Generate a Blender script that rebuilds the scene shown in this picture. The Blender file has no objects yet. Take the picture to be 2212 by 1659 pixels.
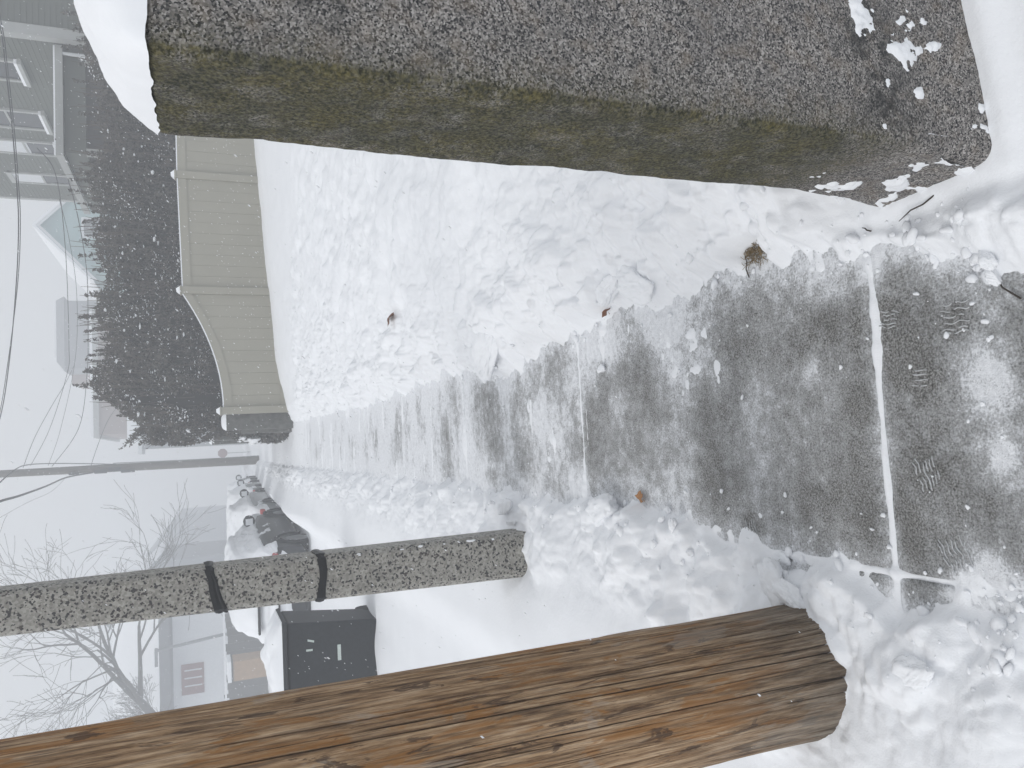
import bpy, bmesh, math, random
import numpy as np
from mathutils import Vector, Matrix
R = math.radians
random.seed(7)
SC = bpy.context.scene
COL = SC.collection

# ------------------------------------------------------------------ camera
PITCH, ROLL, YAW, CAMH = R(22.0), 0.025, R(4.5), 1.6
FPX, PW, PH = 1668.0, 2212.0, 1659.0          # focal length and size of the picture in its own pixels
Fw = Vector((math.sin(YAW)*math.cos(PITCH), math.cos(YAW)*math.cos(PITCH), -math.sin(PITCH)))
R0 = Vector((math.cos(YAW), -math.sin(YAW), 0.0)); U0 = R0.cross(Fw)
RT = R0*math.cos(ROLL) - U0*math.sin(ROLL); UP = RT.cross(Fw)
cam = bpy.data.cameras.new('camera'); camo = bpy.data.objects.new('camera', cam); COL.objects.link(camo)
m3 = Matrix((-UP, RT, -Fw)).transposed()      # the phone was held on its side: picture left is up in the place
camo.matrix_world = Matrix.Translation((0, 0, CAMH)) @ m3.to_4x4()
cam.sensor_fit = 'HORIZONTAL'; cam.sensor_width = 36.0; cam.lens = 36.0*FPX/PW
cam.clip_start = 0.02; cam.clip_end = 600.0
SC.camera = camo

def ray(x, y):
    return Fw - UP*((x-PW/2)/FPX) - RT*((y-PH/2)/FPX)
def at(x, y, Y):
    d = ray(x, y); return Vector((0, 0, CAMH)) + d*(Y/d.y)
def atx(x, y, X):
    d = ray(x, y); return Vector((0, 0, CAMH)) + d*(X/d.x)
def atz(x, y, Z=0.0):
    d = ray(x, y); return Vector((0, 0, CAMH)) + d*((Z-CAMH)/d.z)

# ------------------------------------------------------------------ world, sun, exposure
SUN_EL, SUN_ROT = R(42), R(245)
w = bpy.data.worlds.new('World'); SC.world = w; w.use_nodes = True
nt = w.node_tree; nt.nodes.clear()
sky = nt.nodes.new('ShaderNodeTexSky'); sky.sky_type = 'NISHITA'; sky.sun_disc = False
sky.sun_elevation = SUN_EL; sky.sun_rotation = SUN_ROT
sky.air_density = 1.0; sky.dust_density = 6.0; sky.ozone_density = 1.0
hs = nt.nodes.new('ShaderNodeHueSaturation'); hs.inputs['Saturation'].default_value = 0.12
mx = nt.nodes.new('ShaderNodeMix'); mx.data_type = 'RGBA'; mx.inputs[0].default_value = 0.72
mx.inputs[7].default_value = (8.35, 8.6, 8.95, 1)    # the closed cloud deck
bg = nt.nodes.new('ShaderNodeBackground'); bg.inputs['Strength'].default_value = 0.10
wo = nt.nodes.new('ShaderNodeOutputWorld')
nt.links.new(sky.outputs[0], hs.inputs['Color']); nt.links.new(hs.outputs[0], mx.inputs[6])
nt.links.new(mx.outputs[2], bg.inputs[0]); nt.links.new(bg.outputs[0], wo.inputs[0])
sl = bpy.data.lights.new('sun', 'SUN'); sl.energy = 0.95; sl.angle = R(30); sl.color = (1.0, 0.985, 0.965)
so = bpy.data.objects.new('sun', sl); COL.objects.link(so)
sdir = Vector((math.sin(SUN_ROT)*math.cos(SUN_EL), math.cos(SUN_ROT)*math.cos(SUN_EL), math.sin(SUN_EL)))
so.rotation_euler = (-sdir).to_track_quat('-Z', 'Y').to_euler()
so.location = sdir*60
vs = SC.view_settings
SC.display_settings.display_device = 'sRGB'
vs.view_transform = 'Standard'; vs.look = 'None'; vs.exposure = 0.0; vs.gamma = 1.0; vs.use_curve_mapping = False
cy = SC.cycles
cy.use_denoising = True
cy.max_bounces = 7; cy.diffuse_bounces = 4; cy.volume_bounces = 3; cy.glossy_bounces = 2
cy.transmission_bounces = 2; cy.transparent_max_bounces = 8
cy.use_adaptive_sampling = False
HAZE = 0.0140

# ------------------------------------------------------------------ helpers
def tag(o, label, cat, group=None):
    o['label'] = label; o['category'] = cat
    if group: o['group'] = group
    return o
def link(name, me, mat=None, parent=None, smooth=False):
    o = bpy.data.objects.new(name, me); COL.objects.link(o)
    if mat is not None and not me.materials: me.materials.append(mat)
    if parent is not None: o.parent = parent
    if smooth:
        me.polygons.foreach_set('use_smooth', [True]*len(me.polygons))
    return o
def empty(name, loc=(0, 0, 0), rz=0.0):
    o = bpy.data.objects.new(name, None); COL.objects.link(o); o.location = loc; o.rotation_euler = (0, 0, rz)
    o.empty_display_size = 0.1
    return o
def mesh_np(name, co, faces):
    """faces: (n,4) or (n,3) int array"""
    me = bpy.data.meshes.new(name)
    co = np.asarray(co, np.float32); faces = np.asarray(faces, np.int32)
    n, k = faces.shape
    me.vertices.add(len(co)); me.vertices.foreach_set('co', co.ravel())
    me.loops.add(n*k); me.loops.foreach_set('vertex_index', faces.ravel())
    me.polygons.add(n); me.polygons.foreach_set('loop_start', np.arange(0, n*k, k, dtype=np.int32))
    try: me.polygons.foreach_set('loop_total', np.full(n, k, np.int32))
    except Exception: pass
    me.update(calc_edges=True)
    return me
class MB:
    """collects simple shapes into one mesh"""
    def __init__(s): s.v = []; s.f = []
    def add(s, vs, fs):
        o = len(s.v); s.v += [tuple(p) for p in vs]; s.f += [tuple(i+o for i in f) for f in fs]; return s
    def box(s, x0, x1, y0, y1, z0, z1):
        v = [(x0,y0,z0),(x1,y0,z0),(x1,y1,z0),(x0,y1,z0),(x0,y0,z1),(x1,y0,z1),(x1,y1,z1),(x0,y1,z1)]
        return s.add(v, [(0,3,2,1),(4,5,6,7),(0,1,5,4),(1,2,6,5),(2,3,7,6),(3,0,4,7)])
    def prism(s, poly, a, b):
        """poly: points; a,b: offset vectors of the two ends"""
        n = len(poly); a = Vector(a); b = Vector(b)
        v = [Vector(p)+a for p in poly] + [Vector(p)+b for p in poly]
        return s.add(v, [tuple(reversed(range(n))), tuple(range(n, 2*n))] + [(i, (i+1) % n, (i+1) % n+n, i+n) for i in range(n)])
    def tube(s, pts, rad, seg=6, cap=True):
        pts = [Vector(p) for p in pts]
        if not hasattr(rad, '__len__'): rad = [rad]*len(pts)
        base = len(s.v); up = Vector((0, 0, 1))
        for i, p in enumerate(pts):
            t = (pts[min(i+1, len(pts)-1)] - pts[max(i-1, 0)]).normalized()
            a = t.cross(up)
            if a.length < 1e-3: a = t.cross(Vector((1, 0, 0)))
            a.normalize(); b = t.cross(a)
            for k in range(seg):
                g = 2*math.pi*k/seg
                s.v.append(tuple(p + (a*math.cos(g) + b*math.sin(g))*rad[i]))
        for i in range(len(pts)-1):
            for k in range(seg):
                s.f.append((base+i*seg+k, base+i*seg+(k+1) % seg, base+(i+1)*seg+(k+1) % seg, base+(i+1)*seg+k))
        if cap:
            s.f.append(tuple(base+k for k in reversed(range(seg)))); s.f.append(tuple(base+(len(pts)-1)*seg+k for k in range(seg)))
        return s
    def mesh(s, name):
        me = bpy.data.meshes.new(name); me.from_pydata(s.v, [], s.f); me.update(); return me
    def build(s, name, mat, parent=None, smooth=False, bevel=0.0):
        o = link(name, s.mesh(name), mat, parent, smooth)
        if bevel > 0:
            b = o.modifiers.new('bevel', 'BEVEL'); b.width = bevel; b.segments = 2; b.limit_method = 'ANGLE'
        return o

# ---- noise in numpy
def _h(ix, iy, s):
    n = (ix.astype(np.int64)*374761393 + iy.astype(np.int64)*668265263 + s*974711) & 0xffffffff
    n = ((n ^ (n >> 13))*1274126177) & 0xffffffff
    n = ((n ^ (n >> 16))*2246822519) & 0xffffffff
    return ((n ^ (n >> 15)) & 0xffffff)/float(0x1000000)
def vnoise(x, y, s=0):
    ix = np.floor(x).astype(np.int64); iy = np.floor(y).astype(np.int64); fx = x-ix; fy = y-iy
    fx = fx*fx*fx*(fx*(fx*6-15)+10); fy = fy*fy*fy*(fy*(fy*6-15)+10)
    a = _h(ix, iy, s); b = _h(ix+1, iy, s); c = _h(ix, iy+1, s); d = _h(ix+1, iy+1, s)
    return (a*(1-fx)+b*fx)*(1-fy) + (c*(1-fx)+d*fx)*fy
def fbm(x, y, s=0, o=4, g=0.5):
    t = np.zeros_like(x, dtype=float); a = 1.0; n = 0.0
    for k in range(o):
        t += a*(vnoise(x, y, s+k*17)*2-1); n += a; a *= g; x = x*2.03+11.3; y = y*2.03-7.7
    return t/n
def bumps(x, y, cell, s, r0, r1, prob=0.8):
    """overlapping clods: largest of the dome heights around (0..1)"""
    gx = np.floor(x/cell); gy = np.floor(y/cell); out = np.zeros_like(x, dtype=float)
    for i in (-1, 0, 1):
        for j in (-1, 0, 1):
            cx = gx+i; cyy = gy+j
            px = (cx+_h(cx, cyy, s))*cell; py = (cyy+_h(cx, cyy, s+1))*cell
            r = (r0+(r1-r0)*_h(cx, cyy, s+2)**1.5)*cell
            on = _h(cx, cyy, s+3) < prob
            k = 0.7+0.6*_h(cx, cyy, s+4)
            d2 = ((x-px)*k)**2 + ((y-py)/k)**2
            t = np.clip(1-d2/(r*r), 0, 1)
            out = np.maximum(out, np.where(on, np.sqrt(t)*r/cell, 0))
    return out
def blocks(x, y, cell, s, r0, r1, prob=0.7, steep=1.6):
    """tilted broken slabs of snow standing out of the surface (height in metres)"""
    gx = np.floor(x/cell); gy = np.floor(y/cell); out = np.zeros_like(x, dtype=float)
    for i in (-1, 0, 1):
        for j in (-1, 0, 1):
            cx = gx+i; cyy = gy+j
            dx = x-(cx+_h(cx, cyy, s))*cell; dy = y-(cyy+_h(cx, cyy, s+1))*cell
            r = (r0+(r1-r0)*_h(cx, cyy, s+2)**1.6)*cell; a = _h(cx, cyy, s+5)*6.283; c, d = np.cos(a), np.sin(a)
            u = dx*c+dy*d; v = dy*c-dx*d; k = .65+.7*_h(cx, cyy, s+4)
            t = np.maximum(np.maximum(np.abs(u)*k, np.abs(v)/k), (np.abs(u)*k+np.abs(v)/k)*.78)
            top = r*(.45+.25*_h(cx, cyy, s+6)) + .55*(_h(cx, cyy, s+7)-.5)*u + .75*(_h(cx, cyy, s+8)-.5)*v
            hh = np.minimum((r-t)*steep, top)
            out = np.maximum(out, np.where(_h(cx, cyy, s+3) < prob, hh, 0))
    return out
def ss(a, b, x):
    t = np.clip((x-a)/(b-a), 0, 1); return t*t*(3-2*t)
def softp(x, k=1.2):
    return np.where(x > 20*k, x, k*np.log1p(np.exp(np.clip(x/k, -30, 30))))

# ---- materials
def mat(name):
    m = bpy.data.materials.new(name); m.use_nodes = True; t = m.node_tree
    return m, t, t.nodes['Principled BSDF']
class G:
    def __init__(s, t): s.t = t
    def n(s, ty, **kw):
        nd = s.t.nodes.new(ty)
        for k, v in kw.items(): setattr(nd, k, v)
        return nd
    def l(s, a, b): s.t.links.new(a, b)
    def co(s, scale=(1, 1, 1), kind='Object'):
        c = s.n('ShaderNodeTexCoord'); mp = s.n('ShaderNodeMapping')
        mp.inputs['Scale'].default_value = scale; s.l(c.outputs[kind], mp.inputs[0]); return mp.outputs[0]
    def noise(s, vec, scale, detail=4, rough=0.55, dist=0.0):
        n = s.n('ShaderNodeTexNoise'); n.inputs['Scale'].default_value = scale; n.inputs['Detail'].default_value = detail
        n.inputs['Roughness'].default_value = rough; n.inputs['Distortion'].default_value = dist; s.l(vec, n.inputs['Vector']); return n.outputs['Fac']
    def voro(s, vec, scale, feature='F1', out='Color'):
        n = s.n('ShaderNodeTexVoronoi', feature=feature); n.inputs['Scale'].default_value = scale; s.l(vec, n.inputs['Vector']); return n.outputs[out]
    def ramp(s, fac, stops, interp='LINEAR'):
        r = s.n('ShaderNodeValToRGB'); r.color_ramp.interpolation = interp
        e = r.color_ramp.elements
        while len(e) < len(stops): e.new(0.5)
        for el, (p, c) in zip(e, stops):
            el.position = p; el.color = (c, c, c, 1) if not hasattr(c, '__len__') else (*c[:3], 1)
        s.l(fac, r.inputs[0]); return r.outputs[0]
    def mix(s, f, a, b):
        m = s.n('ShaderNodeMix', data_type='RGBA')
        for sock, v in ((0, f), (6, a), (7, b)):
            if isinstance(v, (int, float)): m.inputs[sock].default_value = v
            elif isinstance(v, tuple): m.inputs[sock].default_value = (*v[:3], 1)
            else: s.l(v, m.inputs[sock])
        return m.outputs[2]
    def math(s, op, a, b=0.0, c=None):
        m = s.n('ShaderNodeMath', operation=op)
        for i, v in enumerate((a, b) if c is None else (a, b, c)):
            if isinstance(v, (int, float)): m.inputs[i].default_value = v
            else: s.l(v, m.inputs[i])
        return m.outputs[0]
    def bump(s, h, bsdf, strength=0.3, dist=0.01):
        b = s.n('ShaderNodeBump'); b.inputs['Strength'].default_value = strength; b.inputs['Distance'].default_value = dist
        s.l(h, b.inputs['Height']); s.l(b.outputs[0], bsdf.inputs['Normal'])
def plain(name, col, rough=0.7, var=0.12, scale=6.0, spec=0.3, metal=0.0):
    m, t, b = mat(name); g = G(t)
    f = g.noise(g.co(), scale, 5, 0.6)
    lo = tuple(c*(1-var) for c in col); hi = tuple(min(1, c*(1+var)) for c in col)
    g.l(g.ramp(f, [(0.25, lo), (0.75, hi)]), b.inputs['Base Color'])
    b.inputs['Roughness'].default_value = rough; b.inputs['Specular IOR Level'].default_value = spec; b.inputs['Metallic'].default_value = metal
    return m
M = {}
def m_snow(name, col=(0.865, 0.88, 0.905), bs=0.35):
    m, t, b = mat(name); g = G(t)
    v = g.co()
    f = g.noise(v, 3.0, 4); g.l(g.ramp(f, [(0.3, tuple(c*0.965 for c in col)), (0.7, col)]), b.inputs['Base Color'])
    b.inputs['Roughness'].default_value = 0.85; b.inputs['Specular IOR Level'].default_value = 0.15
    h = g.math('ADD', g.noise(v, 55, 4, 0.6), g.math('MULTIPLY', g.noise(v, 260, 2), 0.35))
    g.bump(h, b, bs, 0.006)
    return m
M['snow'] = m_snow('fresh_snow')
M['snow_soft'] = m_snow('drifted_snow', bs=0.12)
def m_granite():
    m, t, b = mat('mossy_granite'); g = G(t); v = g.co()
    grain = g.voro(v, 330); r = g.n('ShaderNodeSeparateColor'); g.l(grain, r.inputs[0])
    base = g.ramp(r.outputs[0], [(0.0, (0.014, 0.015, 0.018)), (0.18, (0.042, 0.042, 0.046)), (0.36, (0.145, 0.138, 0.132)), (0.70, (0.255, 0.24, 0.226)), (1.0, (0.46, 0.44, 0.42))])
    blot = g.noise(v, 9, 5, 0.65)
    base = g.mix(g.ramp(blot, [(0.42, 0.0), (0.74, 0.45)]), base, (0.085, 0.085, 0.09))
    warm = g.noise(v, 21, 4, 0.6)
    base = g.mix(g.ramp(warm, [(0.5, 0.0), (0.75, 0.4)]), base, (0.22, 0.17, 0.12))
    # moss and algae sit on the face beside the pavement
    at_ = g.n('ShaderNodeAttribute', attribute_name='moss')
    mn = g.noise(v, 17, 6, 0.7); mk = g.math('MULTIPLY', at_.outputs['Fac'], g.ramp(mn, [(0.30, 0.40), (0.52, 1.0)]))
    gm = g.noise(v, 140, 3, 0.6)
    mosscol = g.mix(g.ramp(g.noise(v, 11, 4), [(0.4, 0.0), (0.65, 1.0)]), g.ramp(gm, [(0.40, (0.010, 0.012, 0.006)), (0.64, (0.095, 0.092, 0.052))]), g.ramp(gm, [(0.40, (0.024, 0.024, 0.006)), (0.64, (0.125, 0.108, 0.036))]))
    col = g.mix(g.math('MULTIPLY', mk, 0.88), base, mosscol)
    dk = g.n('ShaderNodeAttribute', attribute_name='stain')
    col = g.mix(g.math('MULTIPLY', dk.outputs['Fac'], g.ramp(g.noise(v, 26, 5, 0.7), [(0.42, 0.0), (0.6, 0.85)])), col, (0.025, 0.027, 0.028))
    g.l(col, b.inputs['Base Color']); b.inputs['Roughness'].default_value = 0.8; b.inputs['Specular IOR Level'].default_value = 0.25
    g.bump(g.math('ADD', g.noise(v, 120, 4, 0.7), g.math('MULTIPLY', r.outputs[0], 0.3)), b, 0.5, 0.004)
    return m
M['granite'] = m_granite()
def m_terrazzo():
    m, t, b = mat('exposed_aggregate_concrete'); g = G(t); v0 = g.co()
    wn = g.n('ShaderNodeTexNoise'); wn.inputs['Scale'].default_value = 60; wn.inputs['Detail'].default_value = 2; g.l(v0, wn.inputs['Vector'])
    vm = g.n('ShaderNodeVectorMath', operation='MULTIPLY_ADD'); g.l(wn.outputs['Color'], vm.inputs[0]); vm.inputs[1].default_value = (0.008, 0.008, 0.008); g.l(v0, vm.inputs[2])
    v = vm.outputs[0]
    c1 = g.voro(v, 105); s1 = g.n('ShaderNodeSeparateColor'); g.l(c1, s1.inputs[0])
    matrix = g.ramp(s1.outputs[1], [(0.0, (0.215, 0.207, 0.182)), (0.5, (0.305, 0.295, 0.265)), (1.0, (0.395, 0.382, 0.348))])
    dark = g.ramp(s1.outputs[0], [(0.0, 1.0), (0.135, 1.0), (0.145, 0.0), (1.0, 0.0)])
    c2 = g.voro(v, 150); s2 = g.n('ShaderNodeSeparateColor'); g.l(c2, s2.inputs[0])
    dark2 = g.ramp(s2.outputs[0], [(0.0, 1.0), (0.075, 1.0), (0.085, 0.0), (1.0, 0.0)])
    dk = g.math('MAXIMUM', dark, dark2)
    chip = g.ramp(s1.outputs[2], [(0.0, (0.018, 0.018, 0.02)), (0.6, (0.03, 0.03, 0.035)), (1.0, (0.07, 0.055, 0.05))])
    col = g.mix(dk, matrix, chip)
    col = g.mix(g.ramp(g.noise(v0, 14, 4), [(0.35, 0.25), (0.7, 0.0)]), col, (0.10, 0.098, 0.092))
    g.l(col, b.inputs['Base Color']); b.inputs['Roughness'].default_value = 0.6
    g.bump(g.noise(v0, 190, 3), b, 0.35, 0.003)
    return m
M['terrazzo'] = m_terrazzo()
def m_wood():
    m, t, b = mat('weathered_pole_wood'); g = G(t)
    v = g.co((1, 1, 0.062)); v2 = g.co((1, 1, 0.17)); v3 = g.co((1, 1, 0.03)); v1 = g.co((1, 1, 0.3))
    st = g.noise(v, 92, 8, 0.72)
    col = g.ramp(st, [(0.34, (0.10, 0.050, 0.023)), (0.44, (0.27, 0.165, 0.085)), (0.53, (0.41, 0.27, 0.152)), (0.64, (0.56, 0.41, 0.27))])
    fine = g.noise(v3, 260, 4, 0.7); col = g.mix(g.ramp(fine, [(0.36, 0.62), (0.50, 0.0)]), col, (0.085, 0.058, 0.04))
    for sc_, zz_, wd_, mx_ in ((46, .016, .022, .50), (105, .011, .035, .38), (24, .022, .010, .65)):   # dark growth lines along the grain
        ln = g.noise(g.co((1, 1, zz_)), sc_, 3, 0.5); ln = g.math('ABSOLUTE', g.math('SUBTRACT', ln, 0.5))
        br = g.noise(g.co((1, 1, .12)), 30, 3, 0.6)
        col = g.mix(g.math('MULTIPLY', g.ramp(ln, [(0.0, mx_), (wd_, 0.0)]), g.ramp(br, [(0.42, 0.0), (0.55, 1.0)])), col, (0.055, 0.034, 0.022))
    og = g.noise(v2, 17, 6, 0.62, 0.9); og2 = g.noise(v, 95, 4)
    col = g.mix(g.math('MULTIPLY', g.ramp(og, [(0.53, 0.0), (0.57, 0.8)]), g.ramp(og2, [(0.40, 0.15), (0.56, 1.0)])), col, (0.30, 0.135, 0.034))
    og3 = g.noise(v2, 30, 5, 0.65, 1.0)
    col = g.mix(g.ramp(og3, [(0.60, 0.0), (0.63, 0.75)]), col, (0.058, 0.032, 0.019))
    pl = g.noise(v1, 9, 5, 0.6, 0.4); col = g.mix(g.ramp(pl, [(0.58, 0.0), (0.60, 0.35)]), col, (0.40, 0.36, 0.31))
    # grey damp foot of the pole
    xyz = g.n('ShaderNodeSeparateXYZ'); tc = g.n('ShaderNodeTexCoord'); g.l(tc.outputs['Object'], xyz.inputs[0])
    zz = g.math('ADD', xyz.outputs['Z'], g.math('MULTIPLY', g.noise(v2, 12, 5, 0.65), 0.5))
    col = g.mix(g.ramp(zz, [(0.28, 0.88), (0.78, 0.0)]), col, g.ramp(st, [(0.32, (0.026, 0.021, 0.016)), (0.48, (0.10, 0.082, 0.062)), (0.66, (0.25, 0.225, 0.19))]))
    g.l(col, b.inputs['Base Color']); b.inputs['Roughness'].default_value = 0.75; b.inputs['Specular IOR Level'].default_value = 0.25
    g.bump(g.math('ADD', g.math('MULTIPLY', fine, 0.8), st), b, 0.8, 0.005)
    return m
M['wood'] = m_wood()
def m_slab():
    m, t, b = mat('dusted_concrete'); g = G(t); v = g.co(kind='Object')
    n1 = g.noise(v, 190, 5, 0.75); n2 = g.noise(v, 6, 5, 0.65)
    con = g.ramp(n1, [(0.40, (0.060, 0.059, 0.055)), (0.5, (0.20, 0.198, 0.19)), (0.60, (0.38, 0.378, 0.37))])
    con = g.mix(g.ramp(n2, [(0.36, 0.35), (0.60, 0.0)]), con, (0.09, 0.089, 0.085))
    d = g.n('ShaderNodeAttribute', attribute_name='dust')
    fn = g.noise(v, 150, 6, 0.8); f2 = g.noise(v, 24, 5, 0.7)
    thr = g.math('SUBTRACT', g.math('MULTIPLY', d.outputs['Fac'], 1.2), g.math('ADD', g.math('MULTIPLY', g.math('SUBTRACT', fn, 0.5), 2.4), g.math('MULTIPLY', g.math('SUBTRACT', f2, 0.5), 1.5)))
    k = g.ramp(thr, [(0.05, 0.0), (0.5, 0.30), (0.8, 0.72), (1.0, 1.0)])
    g.l(g.mix(k, con, g.ramp(g.noise(v, 45, 5, 0.7), [(0.35, (0.70, 0.715, 0.74)), (0.6, (0.84, 0.855, 0.88))])), b.inputs['Base Color'])
    b.inputs['Roughness'].default_value = 0.85; b.inputs['Specular IOR Level'].default_value = 0.2
    g.bump(g.math('ADD', g.math('ADD', n1, g.math('MULTIPLY', k, 1.0)), g.math('MULTIPLY', f2, 2.5)), b, 0.7, 0.004)
    return m
M['slab'] = m_slab()
def m_siding(name, col):
    return plain(name, col, 0.6, 0.08, 3.0)
M['vinyl'] = plain('khaki_vinyl', (0.31, 0.296, 0.243), 0.5, 0.05, 2.0)
M['black'] = plain('black_strap', (0.012, 0.013, 0.015), 0.45, 0.3, 40)
M['bin'] = plain('dark_bin_plastic', (0.022, 0.025, 0.029), 0.6, 0.25, 30)
M['white'] = plain('white_paint', (0.74, 0.76, 0.78), 0.6, 0.06, 10)
M['print'] = plain('trodden_snow', (0.50, 0.51, 0.52), 0.85, 0.15, 90)
M['hedge_twig'] = plain('pale_hedge_twigs', (0.10, 0.085, 0.07), 0.9, 0.4, 8)
M['pale'] = plain('pale_sticker', (0.52, 0.58, 0.55), 0.6, 0.1, 60)
M['steel'] = plain('galvanised_metal', (0.25, 0.26, 0.27), 0.45, 0.15, 20, 0.5, 0.6)
M['wire'] = plain('wire_sheath', (0.03, 0.032, 0.035), 0.6, 0.2, 10)
M['glass'] = plain('dark_window_glass', (0.018, 0.022, 0.027), 0.12, 0.2, 2, 0.5)
M['rubber'] = plain('tyre_rubber', (0.018, 0.018, 0.019), 0.85, 0.2, 30)
M['rim'] = plain('wheel_alloy', (0.30, 0.31, 0.32), 0.4, 0.1, 20, 0.5, 0.7)
M['red'] = plain('red_lens', (0.42, 0.022, 0.02), 0.25, 0.15, 20, 0.5)
M['leaf_brown'] = plain('dead_leaf_brown', (0.17, 0.075, 0.038), 0.7, 0.4, 90)
M['leaf_orange'] = plain('dead_leaf_orange', (0.36, 0.18, 0.075), 0.7, 0.35, 110)
M['grass'] = plain('dead_grass', (0.20, 0.145, 0.075), 0.8, 0.5, 60)
M['soil'] = plain('frozen_soil', (0.045, 0.036, 0.026), 0.95, 0.5, 50)
M['bark'] = plain('grey_bark', (0.075, 0.068, 0.060), 0.9, 0.35, 25)
M['twig'] = plain('dark_twigs', (0.055, 0.044, 0.036), 0.9, 0.3, 25)
M['stone'] = plain('grey_wall_stone', (0.10, 0.10, 0.092), 0.85, 0.45, 14)
def m_leaf():
    m, t, b = mat('hedge_leaf'); g = G(t); v = g.co()
    a = g.noise(v, 1.6, 4, 0.6); c = g.noise(v, 30, 3)
    col = g.mix(g.ramp(a, [(0.35, 0.0), (0.65, 1.0)]), g.ramp(c, [(0.3, (0.006, 0.0065, 0.005)), (0.66, (0.105, 0.102, 0.08))]), g.ramp(c, [(0.3, (0.008, 0.007, 0.006)), (0.66, (0.125, 0.103, 0.082))]))
    g.l(col, b.inputs['Base Color']); b.inputs['Roughness'].default_value = 0.6
    return m
M['leaf'] = m_leaf()
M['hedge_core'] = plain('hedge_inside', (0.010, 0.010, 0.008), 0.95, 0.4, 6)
# ------------------------------------------------------------------ ground, snow, pavement
_er = [(2100,590),(1960,545),(1860,545),(1640,575),(1480,640),(1420,665),(1340,680),(1210,720),(1130,790),(1080,825),(1010,800),(960,800),(860,850),(760,880),(650,905)]
_el = [(2050,1310),(1930,1310),(1800,1215),(1560,1178),(1430,1110),(1300,1080),(1140,1075),(1040,1050),(900,1040),(760,1020),(650,1010)]
def _edge(l):
    p = sorted(((v.y, v.x) for v in (atz(x, y, 0.02) for x, y in l)))
    return np.array([a for a, _ in p]), np.array([b for _, b in p])
ERY, ERX = _edge(_er); ELY, ELX = _edge(_el)
PATCH = [(*atz(x, y).xy, a, b, h) for x, y, a, b, h in (
    (1500, 790, .15, .12, .0), (1420, 720, .10, .12, .0), (2140, 820, .06, .05, .024), (2170, 990, .05, .04, .022),
    (1962, 850, .028, .026, .016), (1745, 800, .03, .03, .014), (1300, 760, .05, .10, .014), (1790, 640, .02, .05, .012),
    (1400, 690, .08, .10, .0), (1330, 740, .07, .14, 0), (1180, 880, .2, .3, 0), (1560, 830, .06, .05, 0), (1770, 600, .06, .10, 0), (1240, 1040, .08, .2, 0), (1010, 975, .16, .10, .016), (1060, 1000, .05, .2, .010), (1660, 1190, .10, .25, .010), (2120, 1280, .1, .08, .02))]
JOINTS = [1.47 + 1.67*k for k in range(-1, 9)]
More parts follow.
